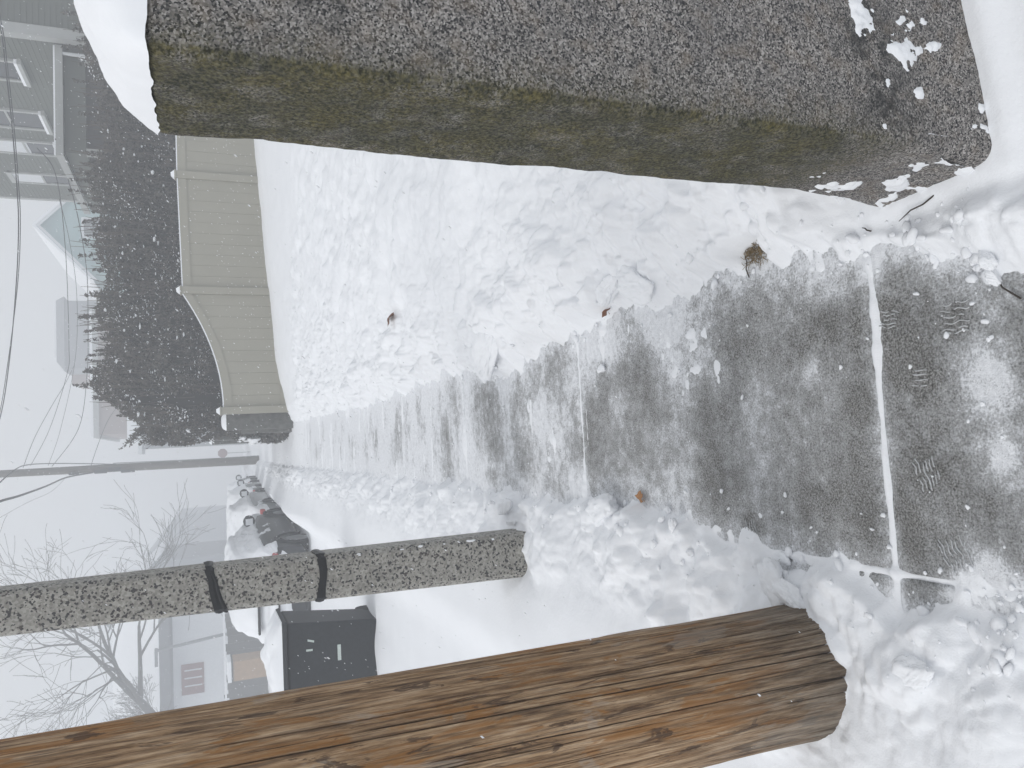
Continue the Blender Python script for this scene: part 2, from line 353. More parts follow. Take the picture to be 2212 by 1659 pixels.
def snow_z(x, y, rough=True):
    x = np.asarray(x, float); y = np.asarray(y, float)
    side = -0.0375*softp(y-15.0); road = -0.15 - 0.030*softp(y-6.0)
    xw = x + 0.045*fbm(x*6, y*6, 3, 3) + 0.016*fbm(x*22, y*22, 5, 3)
    rag = .55+.45*ss(1.5, 2.6, y)
    er = xw - np.interp(y, ERY, ERX) + rag*(.07*fbm(y*8, x*.8, 6, 3)+.03*fbm(y*26, x*1.5, 7, 2)); el = np.interp(y, ELY, ELX) - xw + rag*(.045*fbm(y*9, x*.8+9, 8, 3)+.02*fbm(y*26, x*1.5, 9, 2))
    # depth beside the cleared strip
    dr = .055*ss(-.01, .05, er) + .10*ss(.02, .30, er) + .10*ss(.2, 1.2, er) + .03*ss(1, 3, er)
    near = 1-ss(1.2, 1.9, y)
    dr = dr*(1-.25*near)
    dl = .035*ss(-.01, .05, el) + .06*ss(.02, .2, el) + .055*ss(.12, .5, el)
    dl = dl*(1-.35*(1-ss(1.9, 2.5, y)))
    yb = np.clip(14.4-.85*(x-1.2), 9.8, 14.4)
    drift = ss(yb-2.8, 15.2, y)*np.clip((x-.9)*.055, -.06, .42)
    mr = ss(.0, .07, er)*(1-ss(yb-2.2, yb-.2, y + .5*fbm(x*2, y*2, 41, 2)))
    wl = .26 + .20*(1-ss(1.9, 2.6, y)) + .10*fbm(x*2.5, y*2.5, 9, 2)
    ml = ss(.0, .05, el)*(1-ss(wl, wl+.16, el))
    mr = mr*(1-.75*(1-ss(1.35, 1.7, y))*ss(.42, .52, x)); ml = ml*(1-.55*(1-ss(1.5, 1.75, y))*ss(-.62, -.8, x))
    r = np.maximum(mr, ml)
    lump = 0
    if rough:
        wx = x + .03*fbm(x*14, y*14, 21, 2); wy = y + .03*fbm(x*14, y*14, 22, 2)
        wx2 = x + .012*fbm(x*30, y*30, 23, 2); wy2 = y + .012*fbm(x*30, y*30, 24, 2)
        big = np.maximum(bumps(wx, wy, .30, 101, .30, .75, .5)*.30*.36, blocks(wx2, wy2, .27, 131, .25, .62, .5, 1.3)*.9)
        mid = np.maximum(bumps(wx, wy, .135, 201, .30, .75, .6)*.135*.45, blocks(wx2, wy2, .12, 231, .25, .68, .6, 1.7))
        sml = np.maximum(bumps(wx2, wy2, .055, 301, .28, .7, .7)*.055*.55, blocks(wx2, wy2, .05, 331, .25, .7, .55, 1.8))
        sml = sml + (bumps(wx2, wy2, .024, 401, .3, .7, .6)*.024*.5 + .004*fbm(x*45, y*45, 33, 3))*(1-ss(4, 7, y))
        wavy = fbm(x*3.1, y*3.1, 31, 4)
        edge = np.maximum(1-ss(.2, .7, er), 0)*mr + ml
        lf = .45+.75*ss(-.25, .3, fbm(x*.9, y*.9, 35, 2))
        soft = 1-.35*ss(0, .1, ml)
        lump = r*soft*((.42+.42*edge)*big + (.45*lf+.38*edge)*mid + .65*sml*np.maximum(lf, edge) + .045*wavy - .016)
    # smooth snow away from the lumps
    smooth = .022*fbm(x*1.1, y*.8, 51, 3) + .006*fbm(x*5, y*3, 52, 2)
    out = (1-r)*np.maximum(ss(.05, .3, er), ss(.05, .3, el))*smooth
    # cleared pavement: a thin sheet under the slab tops that comes up as patches, ridges and streaks
    inside = (1-ss(-.03, .02, er))*(1-ss(-.03, .02, el))
    st = fbm(x*1.8, y*13, 61, 4); pt = fbm(x*4, y*5, 62, 4)
    thin = -.0165 + .0035*fbm(x*34, y*34, 63, 3) + .009*ss(.1, .6, pt+.5*st) + .0085*ss(4.5, 9.5, y) + .010*ss(12, 14, y)
    thin = thin + .009*ss(.30, .55, st)*ss(2.6, 4.2, y)
    if rough:                                              # clods spilled onto the slabs along both edges
        toe = np.exp(-np.maximum(-np.maximum(er, el), 0)/.05)
        thin = thin + toe*(.55*np.maximum(bumps(wx2, wy2, .05, 451, .25, .6, .45)*.05, blocks(wx2, wy2, .034, 461, .25, .62, .45, 1.6)*.8) + .010*ss(.0, .5, fbm(x*20, y*20, 64, 3)))
    for (px, py, a, b, h) in PATCH:
        q = ((x-px)/a)**2 + ((y-py)/b)**2
        thin = thin + .82*h*np.exp(-q)*(.75+.6*pt)
        if rough and not h: thin = thin + np.exp(-.7*q)*(.0035 + .36*np.maximum(bumps(wx2, wy2, .05, 471, .25, .6, .5)*.05, blocks(wx2, wy2, .04, 481, .25, .62, .5, 1.5)*.8))
    for k, j in enumerate(JOINTS):
        wd = .017 if abs(j-1.47) < .1 else .008
        hh = .0205 if abs(j-1.47) < .1 else .017
        jy = j + .008*fbm(x*3, x*0+k, 71, 2)
        thin = thin + hh*np.exp(-((y-jy)/(wd*(1+.8*pt)))**2)*(.75+.5*vnoise(x*7, x*0+k*3.1, 72)+.16*fbm(x*30, y*30, 75, 2))
    for k in range(26):                                    # scraper ridges across the strip
        yk = 2.6 + 11*((k*0.618034) % 1.0)**1.5; xk = -.3 + .75*((k*0.754877) % 1.0); wk = .10+.25*((k*.33) % 1.0)
        yy = yk + .03*(x-xk) + .01*fbm(x*4, x*0+k, 73, 2)
        thin = thin + .014*np.exp(-((y-yy)/(.005+.0011*yk))**2)*np.exp(-((x-xk)/wk)**4)
    thin = thin + .016*np.exp(-((x+.385+.008*fbm(y*3, y*0, 74, 2))/.013)**2)*(1-ss(2.1, 2.5, y))*ss(1.3, 1.5, y)
    side_z = side + inside*thin + (1-inside)*(np.maximum(dr, dl) + out) + lump + np.maximum(er, 0)*0 + drift*ss(0, 1, er)
    # hollow with grass in the right bank, scrape shadows and feet of the posts
    gx, gy = atz(1600, 541, .06).xy
    side_z = side_z - .075*np.exp(-(((x-gx)/.040)**2 + ((y-gy)/.070)**2)**2)
    gp = np.maximum(np.maximum(.52-x, x-.98), 0)**2 + np.maximum(np.maximum(1.06-y, y-1.42), 0)**2
        # little snow lies against the foot of the granite post
    kg = (1-ss(1.38, 1.75, y))*ss(.40, .50, x)
    side_z = side_z*(1-kg) + kg*(.015 + .13*np.maximum(x-.56, 0) + .35*(side_z-.12) + .03*np.exp(-gp/.002))
    lpd = (x+.57)**2 + (y-3.72)**2; side_z = side_z - .07*np.exp(-lpd/.035)
    # street on the left, a step below
    f = ss(-.98, -1.45, x + .08*fbm(y*.5, y*0, 81, 2))
    strz = road + .20 + .03*fbm(x*.7, y*.25, 82, 3) + .02*fbm(x*2.6, y*.5, 83, 2)
    bx = np.exp(-(((x+1.96)/.55)**2+((y-8.0)/.5)**2)); strz = strz + .05*bx
    bank = .12*np.exp(-((x+1.15)/.3)**2)*ss(8, 13, y)
    return side_z*(1-f) + strz*f + bank
def gz(x, y): return float(snow_z(np.array([x]), np.array([y]))[0])

def axis(lo, mid0, mid1, hi, step, grow, power=1.0, ref=1.2):
    a = list(np.arange(mid0, mid1, step)); v = mid1
    s = step
    while v < hi:
        a.append(v); s = step + (v-mid1)*grow if power == 1.0 else step*(max(v, ref)/ref)**power; v += s
    a.append(hi); b = []; v = mid0
    while v > lo:
        s = step + (mid0-v)*(grow if power == 1.0 else .06); v -= s; b.append(max(v, lo))
    return np.array(b[::-1] + a)
gx_ = axis(-105, -.95, .95, 105, .0072, .0165)
gy_ = axis(-12, .95, 1.2, 105, .0064, 0, .90)
XX, YY = np.meshgrid(gx_, gy_)
ZZ = np.empty_like(XX)
for i in range(0, len(gy_), 200):
    ZZ[i:i+200] = snow_z(XX[i:i+200], YY[i:i+200])
nx, ny = len(gx_), len(gy_)
idx = np.arange(nx*ny).reshape(ny, nx)
fq = np.stack([idx[:-1, :-1], idx[:-1, 1:], idx[1:, 1:], idx[1:, :-1]], -1).reshape(-1, 4)
gme = mesh_np('snow_ground', np.stack([XX, YY, ZZ], -1).reshape(-1, 3), fq)
gro = link('snow_ground', gme, M['snow'], smooth=True); gro['kind'] = 'structure'
print('ground', nx, ny)
del XX, YY, ZZ, fq

# pavement slabs
BOOTS = [(1922, 690, 0, 0), (2062, 690, 0, 0), (1990, 815, 0, 0), (2005, 1020, 0, 0), (1622, 1139, 0, 0), (2062, 1195, 0, 0), (1868, 1262, 0, 0), (1858, 880, 0, 0)]
side = empty('pavement', (0.08, 1.5, 0)); side['kind'] = 'structure'
def dust_field(x, y):
    er = x - np.interp(y, ERY, ERX); el = np.interp(y, ELY, ELX) - x
    d = .37 + .50*fbm(x*3.0, y*4.2, 91, 5) + .14*fbm(x*2.6, y*15, 92, 4)*ss(2, 3.5, y) + .14*fbm(x*14, y*14, 93, 3)
    d = d + .50*np.exp(-np.maximum(-er, 0)/.075) + .48*np.exp(-np.maximum(-el, 0)/.08)
    d = d + .10*ss(2.6, 3.6, y) + .48*ss(3.4, 8.0, y) - .06*(1-ss(2.5, 3.4, y))
    for (px, py, a, b, h) in PATCH:
        d = d + (26*h if h else .34)*np.exp(-(((x-px)/(a*1.2))**2 + ((y-py)/(b*1.2))**2))
    for j in JOINTS[:5]:
        d = d + (.55 if abs(j-1.47) < .1 else .34)*np.exp(-((y-j)/.038)**2)
    for (u, v, a, b) in ((1700, 760, .10, .10), (1850, 700, .07, .12), (1900, 660, .08, .05), (1965, 760, .08, .08), (1600, 760, .08, .08), (1950, 1130, .10, .04), (2170, 1130, .1, .08), (1830, 950, .12, .05)):
        p = atz(u, v); d = d - .22*np.exp(-(((x-p.x)/a)**2 + ((y-p.y)/b)**2))
    for (u, v, a, b) in BOOTS: p = atz(u, v); d = d - .30*np.exp(-(((x-p.x)/.05)**2 + ((y-p.y)/.05)**2)**2)
    return np.clip(d, 0, 1)
def slab(x0, x1, y0, y1, step, tilt):
    n = max(2, int((x1-x0)/step)); m = max(2, int((y1-y0)/step))
    xs = np.linspace(x0, x1, n); ys = np.linspace(y0, y1, m)
    X, Y = np.meshgrid(xs, ys)
    ed = np.minimum(np.minimum(X-x0, x1-X), np.minimum(Y-y0, y1-Y))
    Z = tilt*(X-x0) - .006*np.exp(-ed/.006) + .0012*fbm(X*20, Y*20, 95, 3) - .0375*softp(Y-15.0)
    dd = dust_field(X, Y)
    i = np.arange(n*m).reshape(m, n)
    f = np.stack([i[:-1, :-1], i[:-1, 1:], i[1:, 1:], i[1:, :-1]], -1).reshape(-1, 4)
    rim = np.concatenate([i[0, :], i[1:, -1], i[-1, -2::-1], i[-2:0:-1, 0]])
    top = np.stack([X, Y, Z], -1).reshape(-1, 3); low = top[rim].copy(); low[:, 2] -= .09
    k = len(rim); o = n*m
    sk = np.stack([rim, o+np.arange(k), o+(np.arange(k)+1) % k, np.roll(rim, -1)], -1)
    me = mesh_np('slab', np.concatenate([top, low]), np.concatenate([f, sk]))
    at_ = me.attributes.new('dust', 'FLOAT', 'POINT')
    at_.data.foreach_set('value', np.concatenate([dd.ravel(), np.ones(k)*.6]).astype(np.float32))
    o = link('slab', me, M['slab'], side, smooth=True); o.matrix_parent_inverse = Matrix.Translation((-.08, -1.5, 0))
for k, j in enumerate(JOINTS[:-1]):
    st = .0085 if k < 2 else (.014 if k < 4 else .03)
    slab(-.379, .60, j+.005, j+1.665, st, (.002, -.002, .003, 0, -.002, .002, 0, .001, 0)[k])
    if k < 2: slab(-.62, -.391, j+.005, j+1.665, .012, .003)

# ------------------------------------------------------------------ loose snow lumps
_bm = bmesh.new(); bmesh.ops.create_icosphere(_bm, subdivisions=2, radius=1.0)
ICO_V = np.array([v.co[:] for v in _bm.verts]); ICO_F = np.array([[v.index for v in f.verts] for f in _bm.faces]); _bm.free()
_bm = bmesh.new(); bmesh.ops.create_icosphere(_bm, subdivisions=3, radius=1.0)
ICO3_V = np.array([v.co[:] for v in _bm.verts]); ICO3_F = np.array([[v.index for v in f.verts] for f in _bm.faces]); _bm.free()
rng = np.random.default_rng(5)
_bm = bmesh.new(); bmesh.ops.create_icosphere(_bm, subdivisions=5, radius=1.0)
ICO5_V = np.array([v.co[:] for v in _bm.verts]); ICO5_F = np.array([[v.index for v in f.verts] for f in _bm.faces]); _bm.free()
def broken(V, seed, stretch, flat, noise=.07, planes=11):
    q = np.random.default_rng(seed); Nn = q.normal(size=(planes, 3)); Nn /= np.linalg.norm(Nn, axis=1, keepdims=True); d = q.uniform(.55, 1.0, planes)
    dots = V @ Nn.T; lim = np.where(dots > .05, d/np.maximum(dots, .05), 9.0)
    r = -np.log(np.exp(-14*np.minimum(lim, 1.25)).sum(1))/14; r = np.minimum(r, 1.1)
    P = V*r[:, None]
    for k, (f_, a_) in enumerate(((2.1, 1.0), (5.0, .55), (11.0, .30), (23.0, .14))):
        P = P + V*(noise*a_*(fbm(P[:, 0]*f_+seed, P[:, 1]*f_+P[:, 2]*f_*.7, seed+k, 2)+fbm(P[:, 2]*f_-seed, P[:, 0]*f_*.6-P[:, 1]*f_, seed+k+9, 2)))[:, None]
    P = P*np.array([stretch, 1/stretch, flat]); a = q.uniform(0, 6.28); c, s_ = math.cos(a), math.sin(a)
    return P @ np.array([[c, s_, 0], [-s_, c, 0], [0, 0, 1]])
def lump_verts(V, r, stretch, seed, rough=.22, flat=.8):
    s = seed*13.7
    n = fbm(V[:, 0]*1.3+s, V[:, 1]*1.3+V[:, 2]*1.7+s, seed, 3) + .5*fbm(V[:, 2]*2.2-s, V[:, 0]*2+s, seed+3, 2)
    P = V*(1+rough*2*n[:, None])
    q = P*np.array([stretch, 1/stretch, flat])
    a = rng.uniform(0, 6.28); c, d = math.cos(a), math.sin(a)
    q = q @ np.array([[c, d, 0], [-d, c, 0], [0, 0, 1]])
    return q*r
vs_, fs_, off = [], [], 0
placed = 0; crumbs = []
while placed < 620:
    yy = 1.15 + 9*rng.random()**2.0
    right = rng.random() < .5
    e = np.interp(yy, ERY, ERX) if right else np.interp(yy, ELY, ELX)
    sp = rng.normal(0.03, .07)
    xx = e + sp if right else e - sp
    if xx < -.95 or (.5 < xx < 1.0 and 1.0 < yy < 1.45): continue
    r = .003 + .016*rng.random()**3.6
    if sp < -.05: r *= .55
    crumbs.append((xx, yy, r, .30)); placed += 1
for _ in range(150):                                   # crumbs lying on the cleared strip
    yy = 1.15 + 6*rng.random()**1.6; a, b = np.interp(yy, ELY, ELX), np.interp(yy, ERY, ERX); xx = rng.uniform(a, b)
    r = .002 + .006*rng.random()**3
    crumbs.append((xx, yy, r, .5))
C_ = np.array(crumbs); CZ = np.maximum(snow_z(C_[:, 0], C_[:, 1]), 0)
LIB = [broken(ICO_V, 900+q, rng.uniform(.8, 1.4), .75, .16, 9) for q in range(40)]
for (xx, yy, r, k_), zz in zip(crumbs, CZ):
    v = LIB[int(rng.integers(0, 40))]*r + np.array([xx, yy, zz+r*k_]); vs_.append(v); fs_.append(ICO_F+off); off += len(v)
cr = link('snow_crumbs', mesh_np('snow_crumbs', np.concatenate(vs_), np.concatenate(fs_)), M['snow'], smooth=True); cr['kind'] = 'stuff'
tag(cr, 'small loose snow crumbs scattered along both edges of the cleared pavement', 'snow')
def chunk(px, py, r, label, stretch=1.2, flat=.7, z=None, seed=1, sink=.45):
    p = atz(px, py, .03 if z is None else z)
    zz = max(gz(p.x, p.y), 0.0)
    v = broken(ICO5_V, seed, stretch, flat, .10)*r*1.1
    o = link('snow_chunk', mesh_np('snow_chunk', v, ICO5_F), M['snow'], smooth=True)
    o.location = (p.x, p.y, zz + r*flat*(1-sink))
    tag(o, label, 'snow chunk', 'snow chunks beside the pavement'); return o
chunk(1312, 1105, .085, 'largest snow chunk at the left pavement edge beside the orange leaf', 1.35, .55, seed=3)
chunk(1110, 1090, .055, 'angular snow chunk at the pavement edge beside the foot of the speckled lamp post', 1.25, .6, seed=8)
chunk(1292, 797, .020, 'small round snow lump lying alone on the pavement below the brown leaf', 1.1, .8, seed=11, sink=.25)
chunk(1400, 610, .085, 'broad snow chunk on the right bank above the bare concrete, next to the grass hollow', 1.3, .5, seed=14)
chunk(1340, 625, .060, 'snow chunk leaning on the right bank just above the brown leaf', 1.15, .6, seed=17)
chunk(2140, 565, .022, 'upper of two joined snow lumps on the pavement near the granite post', 1.2, .85, seed=21, sink=.2)
chunk(2133, 597, .018, 'lower of two joined snow lumps on the pavement near the granite post', 1.25, .8, seed=23, sink=.2)
chunk(1434, 1104, .016, 'upper of three small snow lumps left of the orange leaf', 1.1, .85, seed=27, sink=.25)
chunk(1437, 1121, .013, 'lower of three small snow lumps left of the orange leaf', 1.1, .85, seed=29, sink=.25)
chunk(1468, 1134, .021, 'pointed snow lump at the left pavement edge nearest the wooden pole', 1.2, .8, seed=31, sink=.25)
chunk(1690, 1262, .055, 'rounded snow chunk at the upper foot of the wooden pole', 1.2, .65, seed=33)
chunk(1720, 1280, .050, 'cracked snow chunk touching the foot of the wooden pole', 1.35, .6, seed=35)
chunk(2010, 1450, .048, 'wide flat snow chunk in the trampled corner left of the wooden pole foot', 1.25, .38, seed=37, sink=.85)
chunk(1090, 760, .13, 'big overhanging snow block on the right bank where the pavement narrows', 1.4, .5, seed=41)

# ------------------------------------------------------------------ granite gate post
def noisy_block(x0, x1, y0, y1, z0, z1, step, rnd, amp, seed, foot=0.0):
    """rounded, rough-hewn block: a subdivided box, rounded and displaced along its normal"""
    bm = bmesh.new()
    def face(o, u, v, n, m):
        vsx = [[bm.verts.new(o + u*(i/n) + v*(j/m)) for i in range(n+1)] for j in range(m+1)]
        for j in range(m):
            for i in range(n): bm.faces.new((vsx[j][i], vsx[j][i+1], vsx[j+1][i+1], vsx[j+1][i]))
    dx, dy, dz = Vector((x1-x0, 0, 0)), Vector((0, y1-y0, 0)), Vector((0, 0, z1-z0)); o = Vector((x0, y0, z0))
    a, b, c = [max(2, int(d.length/step)) for d in (dx, dy, dz)]
    face(o, dx, dz, a, c); face(o+dy+dx, -dx, dz, a, c); face(o+dy, -dy, dz, b, c); face(o+dx, dy, dz, b, c); face(o+dz, dx, dy, a, b)
    bmesh.ops.remove_doubles(bm, verts=bm.verts, dist=step*.2)
    P = np.array([v.co[:] for v in bm.verts])
    lo = np.array([x0+rnd, y0+rnd, z0-1]); hi = np.array([x1-rnd, y1-rnd, z1-rnd])
    core = np.clip(P, lo, hi); d = P-core; L = np.linalg.norm(d, axis=1, keepdims=True); N = d/np.maximum(L, 1e-6)
    P = core + N*np.minimum(L, rnd)
    q = P[:, 0]+P[:, 1]*1.31
    n1 = fbm(q*9+seed, P[:, 2]*9 + P[:, 1]*4, seed, 4); n2 = fbm(q*55, P[:, 2]*55, seed+5, 3); n3 = fbm(q*2.2+5, P[:, 2]*2.2, seed+9, 2)
    P = P + N*(amp*(n1*.9 + n2*.22 + n3*.8))[:, None]
    if foot: 
        k = np.exp(-np.maximum(P[:, 2], 0)/.12)[:, None]; P[:, :2] += (N[:, :2]*foot)*k
    for v, p in zip(bm.verts, P): v.co = p
    me = bpy.data.meshes.new('block'); bm.to_mesh(me); bm.free()
    return me, P, N
gp = empty('granite_post', (.75, 1.25, 0)); tag(gp, 'thick rough grey granite post with mossy side and rounded snow cap', 'stone post')
def keep(o, p):
    o.parent = p; o.matrix_parent_inverse = Matrix.Translation(-Vector(p.location)); return o
me, P, N = noisy_block(.55, 1.0, 1.10, 1.405, -.1, 1.665, .0085, .022, .006, 4, foot=.028)
for nm, val in (('moss', np.clip(ss(.3, .8, -N[:, 0]) + .65*np.exp(-np.maximum(P[:, 0]-.56, 0)/.035)*(P[:, 1] < 1.13) , 0, 1)*ss(.18, .45, P[:, 2])),
                ('stain', np.clip(np.exp(-((P[:, 2]-.30-.35*(P[:, 0]-.6))/.08)**2)*ss(.56, .6, P[:, 0]) + .8*np.exp(-((P[:, 2]-1.42)/.05)**2-((P[:, 0]-.66)/.03)**2), 0, 1))):
    a_ = me.attributes.new(nm, 'FLOAT', 'POINT'); a_.data.foreach_set('value', val.astype(np.float32))
keep(link('shaft', me, M['granite'], smooth=True), gp)
# snow cap: a pillow on the flat top
n = 56; u, v = np.meshgrid(np.linspace(-1, 1, n), np.linspace(-1, 1, n))
sx, sy = .775 + .226*u, 1.2525 + .153*v
prof = np.clip((1-np.abs(u)**3.0)*(1-np.abs(v)**3.2), 0, 1)**.55
sz = 1.655 + .115*prof*(.92+.10*fbm(sx*9, sy*9, 77, 3)) + .004*fbm(sx*40, sy*40, 78, 2)
i = np.arange(n*n).reshape(n, n)
f = np.stack([i[:-1, :-1], i[:-1, 1:], i[1:, 1:], i[1:, :-1]], -1).reshape(-1, 4)
keep(link('snow_cap', mesh_np('snow_cap', np.stack([sx, sy, sz], -1).reshape(-1, 3), f), M['snow_soft'], smooth=True), gp)
# snow stuck to the rough foot of the post: thin sheets that come through only in patches
def sheet(face, u0, u1, z0, z1, step, thr, seed):
    nu, nz = int((u1-u0)/step), int((z1-z0)/step); U, Zg = np.meshgrid(np.linspace(u0, u1, nu), np.linspace(z0, z1, nz))
    t = fbm(U*13+Zg*5, Zg*11-U*4, seed, 5, .6)*.030 - thr(U, Zg)
    t = np.where(t > 0, .4*t+.0035*(1-np.exp(-t/.002)), t)
    ft_ = .028*np.exp(-np.maximum(Zg, 0)/.12)
    if face == 'front': X_, Y_ = U, 1.0975 - ft_ - t
    else: X_, Y_ = .5475 - ft_ - t, U
    i = np.arange(nu*nz).reshape(nz, nu); f = np.stack([i[:-1, :-1], i[:-1, 1:], i[1:, 1:], i[1:, :-1]], -1).reshape(-1, 4)
    keep(link('stuck_snow', mesh_np('stuck_snow', np.stack([X_, Y_, Zg], -1).reshape(-1, 3), f), M['snow'], smooth=True), gp)
sheet('front', .575, .95, .0, .46, .004, lambda u, z: .0075 + .10*np.maximum(z-.29-.30*(u-.62), 0) + .03*np.abs(z-.20-.35*(u-.6)) - .004*np.exp(-((z-.26-.35*(u-.62))/.05)**2), 501)
sheet('side', 1.125, 1.39, .0, .40, .004, lambda u, z: .0085 + .055*np.maximum(z-.10, 0) - .006*np.exp(-z/.05), 511)

# ------------------------------------------------------------------ wooden utility pole beside the camera
PX, PY, PR = -.687, 1.771, .174
up_ = empty('wooden_pole', (PX, PY, 0)); tag(up_, 'thick weathered brown wooden utility pole with long cracks, standing in trampled snow', 'utility pole')
face = math.atan2(-PY, -PX)                           # side towards the pavement
A = np.concatenate([np.linspace(face-1.45, face+1.45, 1250), np.linspace(face+1.45, face+2*np.pi-1.45, 42)[1:-1]]); na = len(A)
zs = np.concatenate([np.arange(-.12, 2.3, .021), np.array([2.6, 3.2, 4.2, 5.5, 7.0, 8.6])]); AA, Z = np.meshgrid(A, zs)
taper = 1 - .017*np.maximum(Z, 0)
cx_, cy_ = np.cos(AA), np.sin(AA)
rad = PR*taper + .004*fbm(cx_*3+5, cy_*3+Z*.8, 11, 3) + .0016*fbm(AA*22, Z*1.2, 12, 3)
rc = np.random.default_rng(31)
for k in range(76):
    a0 = face + rc.uniform(-1.35, 1.35); z0 = rc.uniform(-.4, 2.0); major = k % 4 == 0
    z1 = z0 + (rc.uniform(.6, 1.7) if major else rc.uniform(.12, .7))
    dep = rc.uniform(.016, .026) if major else rc.uniform(.006, .013); wd = (rc.uniform(.0007, .0013) if major else rc.uniform(.0004, .0008))/PR
    ac = a0 + rc.uniform(-.05, .05)*(Z-z0) + .012*fbm(Z*4, Z*0+k, 13, 4)
    dA = (AA-ac+np.pi) % (2*np.pi)-np.pi
    env = ss(z0, z0+.10, Z)*(1-ss(z1-.12, z1, Z))
    rad = rad - np.minimum(dep, .03)*np.clip(1.35*env-np.abs(dA)/(wd*1.2), 0, 1)
# splinters and lifted plates
pl = ss(.12, .2, fbm(AA*5.2, Z*2.1, 14, 2)); rad = rad + .0022*pl
rad = rad + .010*np.exp(-np.maximum(Z, 0)/.10)
co = np.stack([PX+rad*cx_, PY+rad*cy_, Z], -1).reshape(-1, 3)
i = np.arange(na*len(zs)).reshape(len(zs), na); j = np.roll(i, -1, axis=1)
f = np.stack([i[:-1], j[:-1], j[1:], i[1:]], -1).reshape(-1, 4)
keep(link('shaft', mesh_np('shaft', co - np.array([PX, PY, 0])*0, f), M['wood'], smooth=True), up_)

# ------------------------------------------------------------------ concrete lamp post
b0 = atz(1121, 1151, .10); b1 = atz(1123, 1247, .10)
LX, LY = (b0.x+b1.x)/2, b0.y + .11
lp = empty('lamp_post', (LX, LY, 0)); tag(lp, 'square tapered speckled concrete lamp post with two black straps', 'lamp post')
def sqring(z):
    hw = .116*(1-.085*z) if z < 3 else .116*(1-.255)*(1-.05*(z-3)); c = hw*.20
    return [(hw-c, -hw), (hw, -hw+c), (hw, hw-c), (hw-c, hw), (-hw+c, hw), (-hw, hw-c), (-hw, -hw+c), (-hw+c, -hw)]
vs_, fs_ = [], []
LZ = [-.1, .3, .8, 1.4, 2.0, 2.6, 3.2, 4.5, 6.0, 7.2]
for z in LZ: vs_ += [(x, y, z) for x, y in sqring(z)]
for r in range(len(LZ)-1):
    for k in range(8): fs_.append((r*8+k, r*8+(k+1) % 8, r*8+8+(k+1) % 8, r*8+8+k))
fs_.append(tuple((len(LZ)-1)*8+k for k in range(8)))
mb = MB().add(vs_, fs_)
sh = mb.build('shaft', M['terrazzo'], lp, bevel=.006)
def strap(z, w_, dl, sag, seed):
    vs_, fs_ = [], []; ring = []
    base = sqring(z)
    n8 = len(base)
    for k in range(n8):
        for t in (0.0, .25, .5, .75):
            p, q = base[k], base[(k+1) % n8]
            ring.append((p[0]+(q[0]-p[0])*t, p[1]+(q[1]-p[1])*t))
    m = len(ring)
    for k, (x, y) in enumerate(ring):
        L = math.hypot(x, y); ox, oy = x/L*.005, y/L*.005
        dz = dl*x/.1 + sag*(1-(x/.11)**2)*(1 if y < 0 else 0) + .003*math.sin(k*1.7+seed)
        ww = w_*(1+.18*math.sin(k*.9+seed))
        vs_ += [(x+ox, y+oy, z+dz-ww/2), (x+ox*1.8, y+oy*1.8, z+dz), (x+ox, y+oy, z+dz+ww/2)]
    for k in range(m):
        a, b = k*3, ((k+1) % m)*3
        fs_ += [(a, b, b+1, a+1), (a+1, b+1, b+2, a+2)]
    o = MB().add(vs_, fs_).build('strap', M['black'], lp)
    s = o.modifiers.new('s', 'SOLIDIFY'); s.thickness = .004; s.offset = -1
strap(at(462, 1270, LY-.11).z, .034, .018, .0, 1)
strap(at(478, 1262, LY-.11).z+.015, .020, .030, .0, 2)
strap(at(692, 1245, LY-.11).z, .040, -.004, -.012, 3)
arm = MB().tube([(0, 0, 7.1), (0, -.0, 7.4), (-.5, 0, 7.7), (-1.6, 0, 7.85)], [.05, .045, .04, .03], 8); arm.build('lamp_arm', M['steel'], lp, True)
MB().box(-2.1, -1.5, -.13, .13, 7.78, 7.92).build('lamp_head', M['steel'], lp, bevel=.04)
vs_, fs_, off = [], [], 0
for k in range(9):
    z = .2 + .75*rng.random()**1.4; hw = .116*(1-.085*z)
    V = lump_verts(ICO_V, .004+.008*rng.random()**2, 1.0, 700+k, .3, 1.0)*np.array([.6, .6, 1.2+1.2*rng.random()]) + np.array([hw-.012-.012*rng.random(), -hw+.004, z]); vs_.append(V); fs_.append(ICO_F+off); off += len(V)
o = link('stuck_snow', mesh_np('stuck_snow', np.concatenate(vs_), np.concatenate(fs_)), M['snow'], lp, True); o['kind'] = 'stuff'
